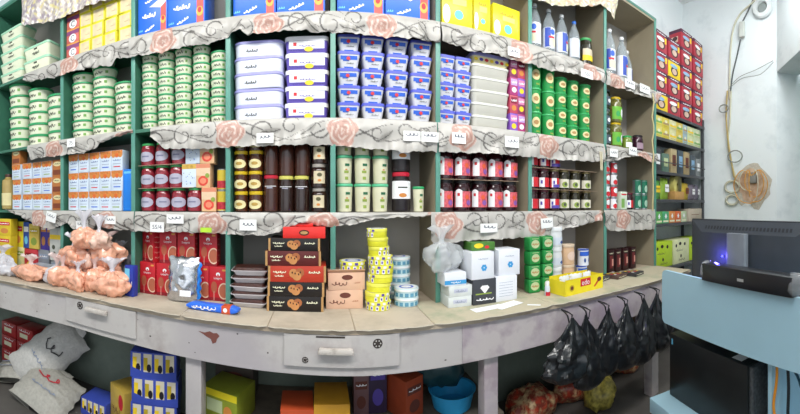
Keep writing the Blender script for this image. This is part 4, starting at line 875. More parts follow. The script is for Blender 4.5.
def tin(kind, r, H, bandcols, topm, topprint=None):
    b = MB().lathe([(r*0.95, 0), (r*0.985, 0.003), (r*0.985, H*0.62)], M('yellow tin paint', '#e3e03a', 0.35) if bandcols == 'y' else M('pale aqua tin', '#bcdbe2', 0.35), 26)
    l = MB().lathe([(r, H*0.60), (r*1.01, H*0.62), (r*1.01, H*0.93), (r*0.985, H*0.99), (r*0.93, H*1.0), (r*0.90, H*0.985), (0.001, H*0.985)], topm, 26)
    for k in range(8):
        a = -1.7+k*0.45
        if bandcols == 'y': (b.wrap(r*0.99+0.0008, a, a+0.22, H*0.08, H*0.56, whp, 3, 1), b.wrap(r*0.99+0.0012, a+0.05, a+0.17, H*0.2, H*0.45, violet, 2, 1), l.wrap(r*1.012+0.0008, a+0.1, a+0.34, H*0.66, H*0.92, violet if k % 2 else whp, 3, 1))
        else: (b.wrap(r*0.99+0.0008, a, a+0.3, H*0.1, H*0.5, M('sea blue print', '#5f9ab8', 0.5), 3, 1), l.wrap(r*1.012+0.0008, a, a+0.5, H*0.7, H*0.88, whp, 3, 1))
    l.add([(r*0.86*math.cos(2*PI*k/24), r*0.86*math.sin(2*PI*k/24), H*0.99) for k in range(24)], [tuple(range(24))], whp)
    l.add([(r*0.6*math.cos(2*PI*k/24), r*0.6*math.sin(2*PI*k/24), H*0.994) for k in range(24)], [tuple(range(24))], M('blue print'))
    l.add([(r*0.42*math.cos(2*PI*k/24), r*0.42*math.sin(2*PI*k/24), H*0.998) for k in range(24)], [tuple(range(24))], whp)
    return Proto(kind, 'tin', [('tin_body', b.mesh('b'), []), ('tin_lid', l.mesh('l'), [])], 2*r, 2*r, H)
ylid = M('lemon tin lid', '#e9e65a', 0.35); alid = M('aqua white tin lid', '#d3e6ea', 0.3)
ty = tin('round_tin', 0.072, 0.051, 'y', ylid); ty2 = tin('round_tin', 0.060, 0.051, 'y', ylid); ta = tin('round_tin', 0.073, 0.053, 'a', alid)
ty.at(px(354, 2.04), 2.115, CZ+0.2085, 'single yellow-sided tin with blue ring lid on the beige candy boxes', None, rz=0.3, sc=1.12)
offs = [0, -0.004, 0.004, 0.012, 0.016, 0.012, 0.004, -0.002, -0.008]
for i in range(9): (ty if i < 6 else ty2).at(px(380, 1.96)+offs[i], 2.02+R.uniform(0, 0.01), CZ+i*0.0513, 'yellow and white round tin, '+upw(i, 9)+' of the tall stack right of the candy boxes', 'yellow round tins in the tall stack', rz=i*1.3)
for i in range(2): ta.at(px(409.5, 1.99), 2.07, CZ+i*0.0533, 'pale aqua round tin, '+('lower', 'upper')[i]+' of the front pair beside the yellow tins', 'pale aqua tins')
for i in range(5): ta.at(px(402, 2.15), 2.24, CZ+i*0.0533, 'pale aqua round tin, '+upw(i, 5)+' of the stack behind the front pair', 'pale aqua tins')
# right-hand tissue boxes
def fr_w(mb, W, H, y):
    for k in range(6): a = k*PI/3; mb.ell(W*0.05+W*0.08*math.cos(a), H*0.42+W*0.08*math.sin(a), W*0.055, W*0.055, y-0.0002*k, M('flower blue print', '#3f9ad6', 0.5))
    mb.script(0, H*0.75, W*0.4, H*0.04, y, M('grey print'), 3, th=0.002)
def fr_w2(mb, W, H, y):
    for k in range(6): mb.rect(-W*0.35, W*0.3, H*(0.2+0.11*k), H*(0.2+0.11*k)+0.002, y, M('grey print'))
def fr_blk(mb, W, H, y):
    mb.poly([(-W*0.12, H*0.75), (W*0.12, H*0.75), (W*0.2, H*0.66), (0, H*0.42), (-W*0.2, H*0.66)], y, whp); mb.rect(-W*0.4, W*0.3, H*0.4, H*0.45, y-0.0004, lgreen); mb.script(0, H*0.2, W*0.7, H*0.09, y-0.0006, whp, 4, th=0.005)
paperw = M('white carton', '#e4e7ee', 0.5, 0.02)
T1 = carton('tissue_box', 0.155, 0.16, 0.150, M('charcoal carton', '#3f4248', 0.5), fr_blk); T2 = carton('tissue_box', 0.152, 0.16, 0.152, paperw, fr_w2); T3 = carton('tissue_box', 0.152, 0.16, 0.162, paperw, fr_w)
def fr_l(mb, W, H, y): mb.rect(-W*0.3, W*0.3, H*0.35, H*0.7, y, M('pale lilac print', '#c3c6d8', 0.5)); mb.script(0, H*0.5, W*0.4, H*0.2, y-0.0005, M('grey print'), 4, th=0.003)
T4 = carton('tissue_box', 0.146, 0.15, 0.062, M('pale grey white carton', '#d5dad9', 0.5), fr_l)
T1.at(px(483, 1.9), 1.985, CZ, 'charcoal box with white diamond badge under a tissue box', rz=0.02); T2.at(px(505, 1.9), 1.99, CZ, 'white box with fine print, right of the charcoal box', rz=0.0)
T3.at(px(483, 1.9), 1.985, CZ+0.151, 'white tissue box with blue flower on the charcoal box', 'white tissue boxes with blue flower', rz=0.03); T3.at(px(510, 1.92), 2.005, CZ+0.153, 'white tissue box with blue flower, the right one nearer the soap packs', 'white tissue boxes with blue flower', rz=-0.02)
for k in range(2): T4.at(px(457, 1.91), 1.985, CZ+k*0.0625, ('lower', 'upper')[k]+' pale grey box beneath the blue-banded pack', 'pale grey boxes', rz=0.03*k)
carton('napkin_pack', 0.135, 0.14, 0.075, paperw, lambda mb, W, H, y: (mb.rect(-W/2, W/2, H*0.1, H*0.42, y, M('flower blue print')), mb.script(0, H*0.26, W*0.4, H*0.14, y-0.0004, whp, 3, th=0.003))).at(px(456, 1.91), 1.985, CZ+0.126, 'white napkin pack with blue band under the clear plastic bag')
carton('tea_box', 0.075, 0.1, 0.16, M('ochre carton', '#a56a2c', 0.5), lambda mb, W, H, y: (mb.rect(-W*0.4, W*0.4, H*0.1, H*0.25, y, yel), mb.rect(-W*0.3, W*0.3, H*0.4, H*0.8, y, choco))).at(px(440, 2.2), 2.27, CZ, 'narrow ochre tea box in shadow behind the napkin packs')
carton('snack_box', 0.16, 0.13, 0.05, M('leaf green carton', '#4b7c34', 0.5), lambda mb, W, H, y: (mb.ell(-W*0.2, H*0.6, W*0.2, H*0.3, y, yel), mb.ell(W*0.15, H*0.4, W*0.1, H*0.2, y-0.0004, redp))).at(px(486, 1.93), 2.03, CZ+0.3145, 'green and yellow snack box on the left flower tissue box')
# clear plastic bag draped on top
film = M('clear crinkled film', '#e3e7ea', 0.12, 0.03, alpha=0.42, coat=0.8, bump=0.6, scale=30)

# papers
pw = M('white paper sheet', '#f0f1f4', 0.6, 0.01)
for i, (x, D, a, w_, h_, lab) in enumerate(((488, 1.82, 0.1, 0.20, 0.07, 'white paper slip on the counter in front of the charcoal box'), (508, 1.82, 0.3, 0.19, 0.08, 'white paper slip on the counter at right of the other slips'), (534, 1.74, -0.7, 0.08, 0.02, 'small white paper strip in front of the green soap packs'))):
    tag(link('paper_slip', MB().box(-w_/2, w_/2, -h_/2, h_/2, 0, 0.0012, pw).mesh('p'), None, (px(x, D), D, CZ+0.0002+0.0013*i*(i < 2)), a), lab, 'paper')
# green soap packs, jars, tins in bay seven
gs = carton('soap_pack', 0.092, 0.08, 0.094, M('shiny green pack', '#2a8f46', 0.3, 0.12, 30), lambda mb, W, H, y: (mb.ell(0, H*0.5, W*0.36, H*0.3, y, M('pale leaf print', '#c3cfa0', 0.5)), mb.script(0, H*0.5, W*0.5, H*0.16, y-0.0006, M('bean print'), 3, th=0.005), mb.rect(-W*0.3, W*0.3, H*0.86, H*0.9, y, M('pale leaf print'))), bv=0.012)
for i, x in enumerate((535.5, 548.5)):
    for k in range(4):
        on(gs, x, 1.97+0.01*i, 'shiny green soap pack, '+upw(k, 4)+' of the '+('left', 'right')[i]+' pile behind the yellow tray', 'green soap packs', z=k*0.0945, rz=R.uniform(-0.1, 0.1))
def pr_wj(p, r, h): p.wrap(r, -1.1, 1.1, h*0.15, h*0.6, M('bluish white label', '#d3dbe8', 0.5), 10, 1); p.wrapell(r+0.001, 0.4, h*0.3, 0.3, h*0.1, M('navy print'))
wj = jar('cream_jar', 0.05, 0.145, M('white jar plastic', '#dadde0', 0.35), M('white cap'), None, 0.2, pr_wj, 0.95)
cj = jar('peach_jar', 0.052, 0.15, M('peach jar plastic', '#d9b592', 0.4), M('pale peach lid', '#e3cdb4', 0.4), None, 0.12, lambda p, r, h: p.wrapell(r, 0, h*0.5, 0.7, h*0.25, M('rose beige label', '#e6cbbb', 0.5)), 0.95)
bt = can('blue_tin', 0.045, 0.125, M('white tin paint', '#dfe3ec', 0.35), M('blue lid paint', '#3557b8', 0.3), lambda p, r, h: (p.wrap(r, -1.3, 1.3, h*0.62, h*0.88, blp, 10, 1), p.wrapell(r, -0.4, h*0.35, 0.18, h*0.14, M('navy print')), p.wrapell(r, 0.5, h*0.35, 0.18, h*0.14, M('navy print'))), cat='tin')
for k in range(3): on(wj, 559.5, 2.0, 'white cream jar, '+upw(k, 3)+' of the column right of the green soap packs', 'white cream jars', z=k*0.1455)
for k in range(2): on(cj, 572, 2.0, 'peach coloured jar, '+('lower', 'upper')[k]+' one between white jars and blue tins', 'peach jars', z=k*0.1505+0.0); 
for k in range(2): on(bt, 587, 2.0, ('lower', 'upper')[k]+' blue and white tin left of the last shelving post', 'blue and white tins', z=k*0.1255)
# yellow display tray
yb = M('canary yellow carton', '#ecd92a', 0.45, 0.05); W_, D_, H_ = 0.37, 0.16, 0.105
mb = MB(); t = 0.003
mb.box(-W_/2, W_/2, -D_/2, D_/2, 0, t, yb).box(-W_/2, W_/2, -D_/2, -D_/2+t, t, H_, yb).box(-W_/2, W_/2, D_/2-t, D_/2, t, H_*1.05, yb).box(-W_/2, -W_/2+t, -D_/2+t, D_/2-t, t, H_*0.9, yb).box(W_/2-t, W_/2, -D_/2+t, D_/2-t, t, H_*0.95, yb)
y_ = -D_/2-0.0008
mb.rect(-0.045, 0.055, H_*0.42, H_*0.9, y_, redp); mb.text('edo', 0.005, H_*0.66, H_*0.34, y_-0.0008, whp, wmax=0.085); mb.ell(-0.125, H_*0.45, 0.022, 0.022, y_, M('mustard print')); mb.ell(-0.125, H_*0.45, 0.013, 0.013, y_-0.0005, choco)
mb.poly([(0.085, H_*0.25), (0.10, H_*0.2), (0.165, H_*0.7), (0.15, H_*0.82)], y_, M('rust orange band')); mb.ell(0.145, H_*0.66, 0.022, 0.016, y_-0.0006, choco)
r_ = link('display_tray', None, None, (px(583, 1.78)+0.015, 1.86, CZ), 0.06); link('tray_body', mb.mesh('t', False), r_)
tag(r_, 'low canary yellow display tray with red square logo on the counter', 'display tray')
bagm = M('white sachet film', '#dcdfe0', 0.25, 0.05); 
for i, (dx_, rz_) in enumerate(((-0.11, 0.3), (0.0, -0.4), (0.11, 0.5))):
    mb = crumple(MB(), -0.05, 0.05, 0, 0.11, 0.04, bagm if i < 2 else M('white carton'), 3+i, amp=0.008, nx=8, nz=9)
    if i == 2: mb.script(0, 0.07, 0.05, 0.02, -0.026, M('navy print'), 3, th=0.006, loops=2)
    tag(link('snack_sachet', mb.mesh('s'), None, (px(583, 1.78)+0.015+dx_, 1.87+0.06*dx_, CZ+0.005), rz_*0.5), ('clear white sachet at the left in the yellow tray', 'clear white sachet in the middle of the yellow tray', 'white sachet with navy print at the right of the yellow tray')[i], 'sachet')
q = jar('mini_bottle', 0.018, 0.09, M('bluish white label'), M('white cap'), None, 0.3, lambda p, r, h: p.wrap(r, -1.2, 1.2, 0.0, h*0.4, M('red lid'), 6, 1), 0.7, cat='bottle')
on(q, 549, 1.86, 'tiny white bottle with red base beside the yellow tray')
# choc boxes and low tray in the last bay
ch = carton('chocolate_box', 0.075, 0.08, 0.2, M('dark maroon carton', '#33191b', 0.4), lambda mb, W, H, y: (mb.rect(-W*0.25, W*0.25, H*0.2, H*0.75, y, M('maroon print', '#6b2328', 0.5)), mb.rect(W*0.1, W*0.35, H*0.3, H*0.6, y-0.0004, M('pale rose print')), mb.script(0, H*0.85, W*0.6, H*0.06, y-0.0006, M('straw print'), 3, th=0.003)))
for i, x in enumerate((613, 620, 627.5, 635)): ch.at(px(x, 2.1), 2.16, CZ, 'dark maroon chocolate box, '+NTH[i]+' from the left in the last counter bay', 'dark maroon chocolate boxes', rz=0.06*(i % 2))
for i, (x, D, c_) in enumerate(((604, 1.93, '#4a4a4e'), (621, 1.9, '#5b4640'), (638, 1.86, '#3c3a3c'))):
    carton('candy_tray', 0.15, 0.14, 0.028, M('tray carton %d' % i, c_, 0.5, 0.3, 50), lambda mb, W, H, y: (mb.script(0, H*0.5, W*0.7, H*0.4, y, M('straw print'), 3, th=0.003), [mb.add([(a*0.04-0.045, b*0.035-0.03, H+0.001), (a*0.04-0.018, b*0.035-0.03, H+0.001), (a*0.04-0.018, b*0.035-0.008, H+0.001), (a*0.04-0.045, b*0.035-0.008, H+0.001)], [(0, 1, 2, 3)], (whp, redp, yel, M('tan print'))[(a+b) % 4]) for a in range(3) for b in range(3)])).at(px(x, D), D+0.07, CZ, 'flat dark candy tray, '+('left', 'middle', 'right')[i]+' of three before the maroon chocolate boxes', 'flat candy trays', rz=0.2)

# far-left packs on the counter
def sbox(kind, x, D, w_, h_, z, colr, prints, label, dp=0.09, rz=0.0, name=None):
    return carton(kind, w_, dp, h_, M(name or kind+' '+colr, colr, 0.45, 0.06), prints).at(px(x, D), D+dp/2, CZ+z, label, None, rz=rz)
def pz(a, b=None): return lambda mb, W, H, y: (mb.rect(-W*0.4, W*0.4, H*0.62, H*0.82, y, a), mb.ell(0, H*0.3, W*0.3, H*0.16, y-0.0005, b or a), mb.script(0, H*0.72, W*0.6, H*0.06, y-0.0009, whp, 3, th=0.005, loops=3))
for k in range(3): sbox('starch_box', 4, 2.06, 0.17, 0.155, k*0.156, '#dcc02c', pz(redp, orangep), 'yellow and red box at the very left edge, '+('bottom', 'middle', 'top')[k]+' of three', rz=0.05*k)
sbox('cream_pack', 19, 2.18, 0.17, 0.205, 0, '#dbd6a0', pz(lgreen, M('pale leaf print')), 'cream pack under the yellow box, lower left of counter')
sbox('red_pack', 30.5, 2.18, 0.16, 0.2, 0, '#c63a44', pz(M('deep wine print'), yel), 'rosy red pack beside the cream pack, lower left of counter')
sbox('yellow_box', 18, 2.18, 0.165, 0.235, 0.206, '#e3d434', pz(M('red lid'), orangep), 'yellow box with small red logo stacked on the cream pack')
sbox('blue_pack', 27, 2.18, 0.075, 0.235, 0.206, '#2f52a8', pz(whp, cyp), 'narrow dark blue pack between two yellow boxes')
sbox('yellow_box', 35, 2.18, 0.125, 0.22, 0.206, '#dcc25c', pz(M('mustard print'), lgreen), 'mustard yellow box right of the narrow blue pack')
sbox('support_box', 42.5, 2.20, 0.13, 0.205, 0, '#8a8f98', pz(M('grey print')), 'dull grey box behind the clear tub at far left')
for k in range(2): sbox('purple_box', 42.5+5.2*k, 2.2, 0.075, 0.25, 0.206, '#4a3a9c', pz(orangep, M('cookie print')), ('left', 'right')[k]+' violet box between mustard box and slim grey boxes', name='violet carton')
for k in range(2): sbox('slim_box', 54+7.2*k, 2.14, 0.088, 0.27, 0.14, '#c2c3bd', lambda mb, W, H, y: (mb.rect(-W*0.5, W*0.5, H*0.64, H*0.78, y, yel), mb.ell(0, H*0.4, W*0.2, H*0.07, y-0.0004, dk), mb.ell(W*0.1, H*0.22, W*0.16, H*0.05, y-0.0004, dk)), ('left', 'right')[k]+' slim grey box with yellow band near the first counter post', name='pale grey carton')
for k in range(2): sbox('base_box', 54+7.2*k, 2.14, 0.088, 0.139, 0, '#9ba0a4', pz(M('grey print')), ('left', 'right')[k]+' short grey box carrying a slim yellow-banded box', name='mid grey carton')
ct_ = rect_tub(0.26, 0.14, 0.105, M('clear tub plastic', '#c3c8d2', 0.2, 0.1, trans=0.3), M('clear tub lid', '#d6dae2', 0.15, 0.03, trans=0.3), lambda p, a, h, yf: [p.ell(-a*0.6+k*a*0.3, h*0.5+0.008*(k % 2), a*0.08, h*0.12, yf(h*0.7)-0.001, (M('navy print'), violet)[k % 2]) for k in range(5)], 0.12, 0.94, rr=0.02)
ct_.at(px(43, 2.05), 2.10, CZ, 'clear plastic tub with dark specks in front of the slim boxes')

# pink lentil bags
PBAG = 1
def bag(kind, rx, ry, rz_, m, mk, seed, label, cat, group, loc, rot=0, neck=0.35, amp=0.12, tilt=(0, 0), name='bag_body', flat=0.12, fold=0):
    nu, nv = (44, 30) if fold else (26, 16); vs = []; fs = []
    for j in range(nv+1):
        v = j/nv; ph = -PI/2+PI*v
        for i in range(nu):
            a = 2*PI*i/nu; cx_ = math.cos(ph); n_ = noise.noise(Vector((math.cos(a)*1.5+seed, math.sin(a)*1.5, v*2.4+seed)))
            n_ += 0.5*noise.noise(Vector((math.cos(a)*5+seed, math.sin(a)*5, v*7)))
            if fold: n_ += fold*(abs(noise.noise(Vector((math.cos(a)*4+seed*3, math.sin(a)*4, v*8+seed))))+0.6*abs(noise.noise(Vector((math.cos(a)*9+seed*3, math.sin(a)*9, v*15))))-0.3)
            k = 1+amp*2*n_*(0.3+cx_)
            z = math.sin(ph)*rz_*(k); z = max(z, -rz_*(1-flat))
            vs.append((cx_*math.cos(a)*rx*k, cx_*math.sin(a)*ry*k, z+rz_*(1-flat)))
    for j in range(nv):
        for i in range(nu): i2 = (i+1) % nu; fs.append((j*nu+i, j*nu+i2, (j+1)*nu+i2, (j+1)*nu+i))
    r = link(kind, None, None, loc); r.rotation_euler = (tilt[0], tilt[1], rot)
    mb = MB().add(vs, fs, m); link(name, mb.mesh('b', angle=70), r)
    if neck:
        zt = rz_*(2-flat)*0.93; prof = []
        vs = []; fs = []; n2 = 18
        for j, (q, z) in enumerate(((0.34, -0.015), (0.14, 0.02), (0.11, 0.032), (0.26, 0.05+neck*0.1), (0.5, 0.07+neck*0.2))):
            for i in range(n2):
                a = 2*PI*i/n2; kk = 1+(0.25*math.sin(a*5+seed)+0.1*math.sin(a*9))*(j > 0); vs.append((q*rx*kk*math.cos(a)*(1.4 if j > 3 else 1), q*ry*kk*math.sin(a)*0.8, zt+z+0.012*math.sin(a*4+seed)*(j == 4)))
        for j in range(4):
            for i in range(n2): i2 = (i+1) % n2; fs.append((j*n2+i, j*n2+i2, (j+1)*n2+i2, (j+1)*n2+i))
        mb = MB().add(vs, fs, mk); link('tied_neck', mb.mesh('n', angle=70), r)
    return tag(r, label, cat, group)
def peachy(n, a, b):
    m = M(n, a, 0.22, 0.22, 26, coat=1.0, bump=0.45)
    return m
pk1 = peachy('salmon lentils in film', '#f0ac8e', 0); pk2 = peachy('pale salmon lentils in film', '#f2c4b0', 0); pkn = M('milky pink film', '#efd8d4', 0.15, 0.1, 20, coat=0.8, alpha=0.75, bump=0.4); whf = M('milky white film', '#e4e3ea', 0.15, 0.08, 20, coat=0.8, alpha=0.7, bump=0.4)
G = 'pink lentil bags heaped on the counter'
def pbag(x, D, r, h, m, sd, lab, z=0, rot=0, neck=0.3, tilt=(0, 0), ry=None): bag('lentil_bag', r*1.05, (ry or r*0.8)*1.0, h/2*1.1, m, pkn if sd % 2 else whf, sd, lab, 'bag', G, (px(x, D), D, CZ+z), rot, neck*0.45, 0.2, tilt, fold=0.3)
pbag(31, 1.93, 0.15, 0.12, pk1, 1, 'flattish salmon lentil bag in front of the clear tub', neck=0.1, ry=0.075)
pbag(3, 1.93, 0.17, 0.16, whf, 2, 'milky white bag at the left edge beside the salmon bag', neck=0.2, ry=0.09)
pbag(57, 1.97, 0.08, 0.13, whf, 3, 'small milky white bag at the left foot of the heap', neck=0.4, rot=0.4, ry=0.06)
pbag(63, 1.95, 0.085, 0.14, pk1, 13, 'small salmon lentil bag beside the milky white one, heap foot', neck=0.2, rot=0.9, ry=0.06)
pbag(78, 1.93, 0.09, 0.13, pk1, 4, 'dense salmon lentil bag, front centre of the heap', neck=0.1, ry=0.065)
pbag(95, 1.99, 0.09, 0.15, pk1, 5, 'plump salmon lentil bag in the middle of the heap bottom', neck=0.2, ry=0.08)
pbag(112, 1.95, 0.115, 0.15, pk1, 6, 'salmon lentil bag at the right front of the heap by the blue pack', neck=0.3, rot=0.3, ry=0.08)
pbag(73, 2.03, 0.12, 0.17, pk2, 7, 'pale salmon bag behind the left of the heap', neck=0.4, ry=0.075)
pbag(92, 2.10, 0.10, 0.2, pk2, 9, 'pale salmon bag at the back centre of the heap', neck=0, ry=0.08)
pbag(109, 2.08, 0.095, 0.18, pk1, 15, 'salmon bag at the back right of the heap', neck=0.2, ry=0.08)
pbag(74, 2.0, 0.105, 0.14, pk1, 8, 'salmon lentil bag resting on the heap left side', z=0.155, neck=0.3, ry=0.075)
pbag(89, 2.03, 0.085, 0.13, pk2, 17, 'pale salmon bag in the middle of the heap second layer', z=0.135, neck=0.6, ry=0.07)
pbag(107, 2.05, 0.11, 0.16, pk1, 11, 'wide salmon bag near the top right of the heap', z=0.165, neck=0.2, rot=0.2, ry=0.075)
pbag(84, 1.97, 0.095, 0.14, pk1, 10, 'topmost salmon lentil bag with white knotted neck', z=0.29, neck=0.7, ry=0.07)
pbag(99, 2.0, 0.085, 0.12, pk2, 12, 'pale salmon bag beside the topmost one', z=0.29, neck=0.5, ry=0.075)
pbag(121, 2.18, 0.07, 0.26, M('grey lentils in film', '#6f6a70', 0.3, 0.3, 20, coat=0.5), 14, 'dark grey bag at the right behind the heap', neck=0.1, ry=0.06)
carton('blue_snack', 0.07, 0.05, 0.20, M('ultramarine film', '#2d3fa6', 0.25, 0.1), lambda mb, W, H, y: (mb.rect(-W*0.5, W*0.1, H*0.5, H*0.9, y, cyp), mb.script(0, H*0.4, W*0.7, H*0.2, y-0.0004, whp, 3, th=0.005))).at(px(129, 1.98), 2.01, CZ, 'upright blue packet between the pink heap and the red boxes', rz=-0.2)

bag('plastic_bag', 0.115, 0.085, 0.09, film, film, 5, 'crinkled clear plastic bag on top of the napkin pack', 'plastic bag', None, (px(447, 1.9), 1.995, CZ+0.202), 0.2, 0.2, amp=0.24)

# ------------------------------------------------------------------ the dark metal rack beyond the shelving
DR = 2.10
rk = link('metal_rack', None); tag(rk, 'dark grey metal rack of five shelves between the shelving and the white wall', 'rack')
mk_ = M('dark grey rack paint', '#4a4c50', 0.45, 0.15, 8)
RX0, RX1 = 2.885, 3.955
RZ = [0.89, 1.355, 1.61, 1.90, 2.25, 2.53]
for x in (RX0, RX1-0.03):
    for y in (DR+0.005, 2.40):
        link('rack_post', MB().box(x, x+0.03, y-0.003, y+0.027, 0.002, 2.62, mk_, 0.002).mesh('p'), rk)
for z in RZ+[0.3]:
    mb = MB().box(RX0+0.002, RX1-0.002, DR, 2.43, z-0.006, z, mk_).box(RX0+0.002, RX1-0.002, DR-0.004, DR+0.004, z-0.032, z, mk_, 0.001); link('rack_shelf', mb.mesh('s'), rk)
link('guard_rail', MB().tube([(RX0, DR-0.006, 2.0), (RX1, DR-0.006, 2.0)], 0.006, mk_).mesh('g'), rk)
def fr_tea(c1):
    def f(mb, W, H, y):
        mb.rect(-W*0.5, W*0.5, H*0.82, H, y, M('aubergine print', '#553048', 0.5)); mb.rect(W*0.28, W*0.42, H*0.5, H*0.8, y-0.0004, yel)
        mb.ell(0, H*0.36, W*0.3, H*0.24, y-0.0004, M('charcoal disc print', '#4a3234', 0.5)); mb.ell(0, H*0.34, W*0.2, H*0.16, y-0.0008, M('dish print', '#d3b7a4', 0.5)); mb.ell(-W*0.05, H*0.62, W*0.3, H*0.1, y-0.001, c1)
        mb.script(0, H*0.9, W*0.6, H*0.06, y-0.001, whp, 3, th=0.006, loops=3)
    return f
def sd_tea(mb, Wd, H, y, T): mb.rect(-Wd*0.5, Wd*0.5, H*0.82, H, y, M('aubergine print'), T); mb.rect(-Wd*0.3, Wd*0.25, H*0.3, H*0.62, y, M('dish print'), T); mb.ell(0, H*0.5, Wd*0.2, H*0.12, y-0.0004, M('charcoal disc print'), T)
cer = M('cranberry carton', '#b23444', 0.4, 0.08)
teab = [carton('tea_carton', 0.235, 0.17, 0.205, cer, fr_tea(c_), side=sd_tea) for c_ in (M('sky print', '#8fb6d6', 0.5), whp)]
yteab = carton('tea_carton', 0.235, 0.17, 0.205, yel, fr_tea(M('sky print')), side=sd_tea)
for i, (x, n) in enumerate(((3.03, 4), (3.28, 4), (3.55, 5), (3.82, 5))):
    for k in range(n):
        P_ = yteab if (i == 1 and k == 2) or (i == 0 and k == 0) else teab[(i+k) % 2]
        P_.at(x+R.uniform(-0.005, 0.005), DR+0.1, RZ[5]+0.001+k*0.2058, ('yellow' if P_ is yteab else 'cranberry red')+' tea carton on top of the rack, '+UP[k]+' in the '+NTH[i]+' column', 'tea cartons piled on the rack', rz=R.uniform(-0.05, 0.05))
def fr_y(a): return lambda mb, W, H, y: (mb.rect(-W*0.45, W*0.45, H*0.35, H*0.55, y, a), mb.ell(0, H*0.65, W*0.22, H*0.14, y-0.0004, M('straw print')), mb.script(0, H*0.2, W*0.7, H*0.1, y-0.0006, M('mustard print'), 3, th=0.003))
cc = ['#dcd06a', '#d6c54e', '#d9d6a2', '#d8c15a', '#9fb8c4', '#cfd8a6', '#c9d6b0']
ww = [0.13, 0.13, 0.14, 0.14, 0.10, 0.15, 0.17]; x = RX0+0.045
for i, (c_, w_) in enumerate(zip(cc, ww)):
    for k in range(2):
        carton('tea_packet', w_-0.008, 0.14, 0.112, M('pale carton '+c_, c_, 0.5, 0.05), fr_y((M('leaf print green'), M('tan print'), yel)[i % 3])).at(x+w_/2, DR+0.09, RZ[4]+0.001+k*0.1125, ('lower', 'upper')[k]+' pale tea packet, '+['first', 'second', 'third', 'fourth', 'fifth', 'sixth', 'seventh'][i]+' from left on the rack second tier', 'pale tea packets on the rack')
    x += w_
for i, (x_, w_, h_, c_, a_, lab) in enumerate(((2.99, 0.13, 0.24, '#3a3f45', whp, 'black and white pack at left of rack third tier'), (3.14, 0.13, 0.20, '#5f7a6c', M('pale leaf print'), 'grey green pack second on rack third tier'), (3.30, 0.12, 0.27, '#b5a37c', choco, 'kraft brown coffee bag third on rack third tier'), (3.44, 0.12, 0.27, '#46525c', M('sky print'), 'slate coffee bag fourth on rack third tier'), (3.58, 0.12, 0.27, '#b09c74', choco, 'kraft brown coffee bag fifth on rack third tier'), (3.72, 0.12, 0.25, '#4f5860', M('sky print'), 'slate coffee bag sixth on rack third tier'), (3.86, 0.11, 0.22, '#8d9294', whp, 'light grey pack at right of rack third tier'))):
    carton('coffee_pack', w_, 0.1, h_, M('pack '+c_, c_, 0.4, 0.1), lambda mb, W, H, y: (mb.rect(-W*0.3, W*0.3, H*0.3, H*0.75, y, a_), mb.script(0, H*0.5, W*0.4, H*0.08, y-0.0004, dk, 3, th=0.004)), bv=0.008).at(x_, DR+0.08, RZ[3]+0.001, lab)
for i, (x_, w_, h_, c_, a_, lab) in enumerate(((3.0, 0.17, 0.20, '#5fa64a', yel, 'green spice packet at left of rack fourth tier'), (3.17, 0.15, 0.23, '#8dae3f', whp, 'yellow-green spice packet on rack fourth tier'), (3.60, 0.14, 0.2, '#c2a83c', M('dark rust print'), 'mustard spice packet on rack fourth tier'), (3.75, 0.13, 0.19, '#7a7280', whp, 'mauve packet near right of rack fourth tier'), (3.88, 0.1, 0.19, '#6f6a78', whp, 'dull purple packet at right of rack fourth tier'))):
    mb = crumple(MB(), -w_/2, w_/2, 0.0, h_, 0.07, M('packet '+c_, c_, 0.3, 0.12), 11+i, nx=10, nz=12, amp=0.005); mb.rect(-w_*0.25, w_*0.25, h_*0.35, h_*0.7, -0.043, a_); mb.script(0, h_*0.55, w_*0.4, h_*0.08, -0.0436, dk, 3, th=0.004)
    tag(link('spice_packet', mb.mesh('s'), None, (x_, DR+0.08, RZ[2]+0.001)), lab, 'packet')
mb = MB(); mb.box(-0.1, 0.1, -0.06, 0.06, 0.0, 0.09, M('kraft stand', '#c2965a', 0.6), 0.002)
mb.lathe([(0.02, -0.05), (0.16, -0.05), (0.16, 0.05), (0.02, 0.05)], M('pale yellow roll', '#dcd27c', 0.5), 28, Matrix.Translation((0, 0, 0.17)) @ Matrix.Rotation(PI/2, 4, 'X') @ Matrix.Scale(0.68, 4) @ Matrix.Scale(0.8, 4, (1, 0, 0)), cap=False)
mb.poly([(-0.03, 0.09), (0.03, 0.09), (0.038, 0.17), (0.03, 0.25), (-0.03, 0.25), (-0.038, 0.17)], -0.0625, olive)
tag(link('sachet_dispenser', mb.mesh('d'), None, (3.40, DR+0.08, RZ[2]+0.001), 0, ), 'round pale yellow dispenser on a kraft base, rack fourth tier', 'dispenser')
colr = ['#5fae5a', '#4fa878', '#d98a4a', '#d4683c', '#b9c9a4']
for i, c_ in enumerate(colr):
    carton('tea_sachet_box', 0.118, 0.1, 0.125, M('tea box '+c_, c_, 0.5), lambda mb, W, H, y: (mb.poly([(0, H*0.85), (W*0.2, H*0.55), (W*0.08, H*0.55), (W*0.12, H*0.42), (-W*0.12, H*0.42), (-W*0.08, H*0.55), (-W*0.2, H*0.55)], y, whp), mb.rect(-W*0.4, W*0.4, H*0.1, H*0.25, y, M('straw print')))).at(3.0+0.123*i, DR+0.07, RZ[1]+0.001, ('green', 'sea green', 'orange', 'rust orange', 'pale green')[i]+' tea sachet box with white tree print, rack fifth tier', None)
carton('brown_carton', 0.32, 0.16, 0.15, card, lambda mb, W, H, y: mb.rect(-W*0.3, W*0.3, H*0.5, H*0.54, y, choco)).at(3.76, DR+0.1, RZ[1]+0.001, 'plain brown carton at the right of the rack fifth tier')
lime = M('lime carton', '#b6d22e', 0.5, 0.05)
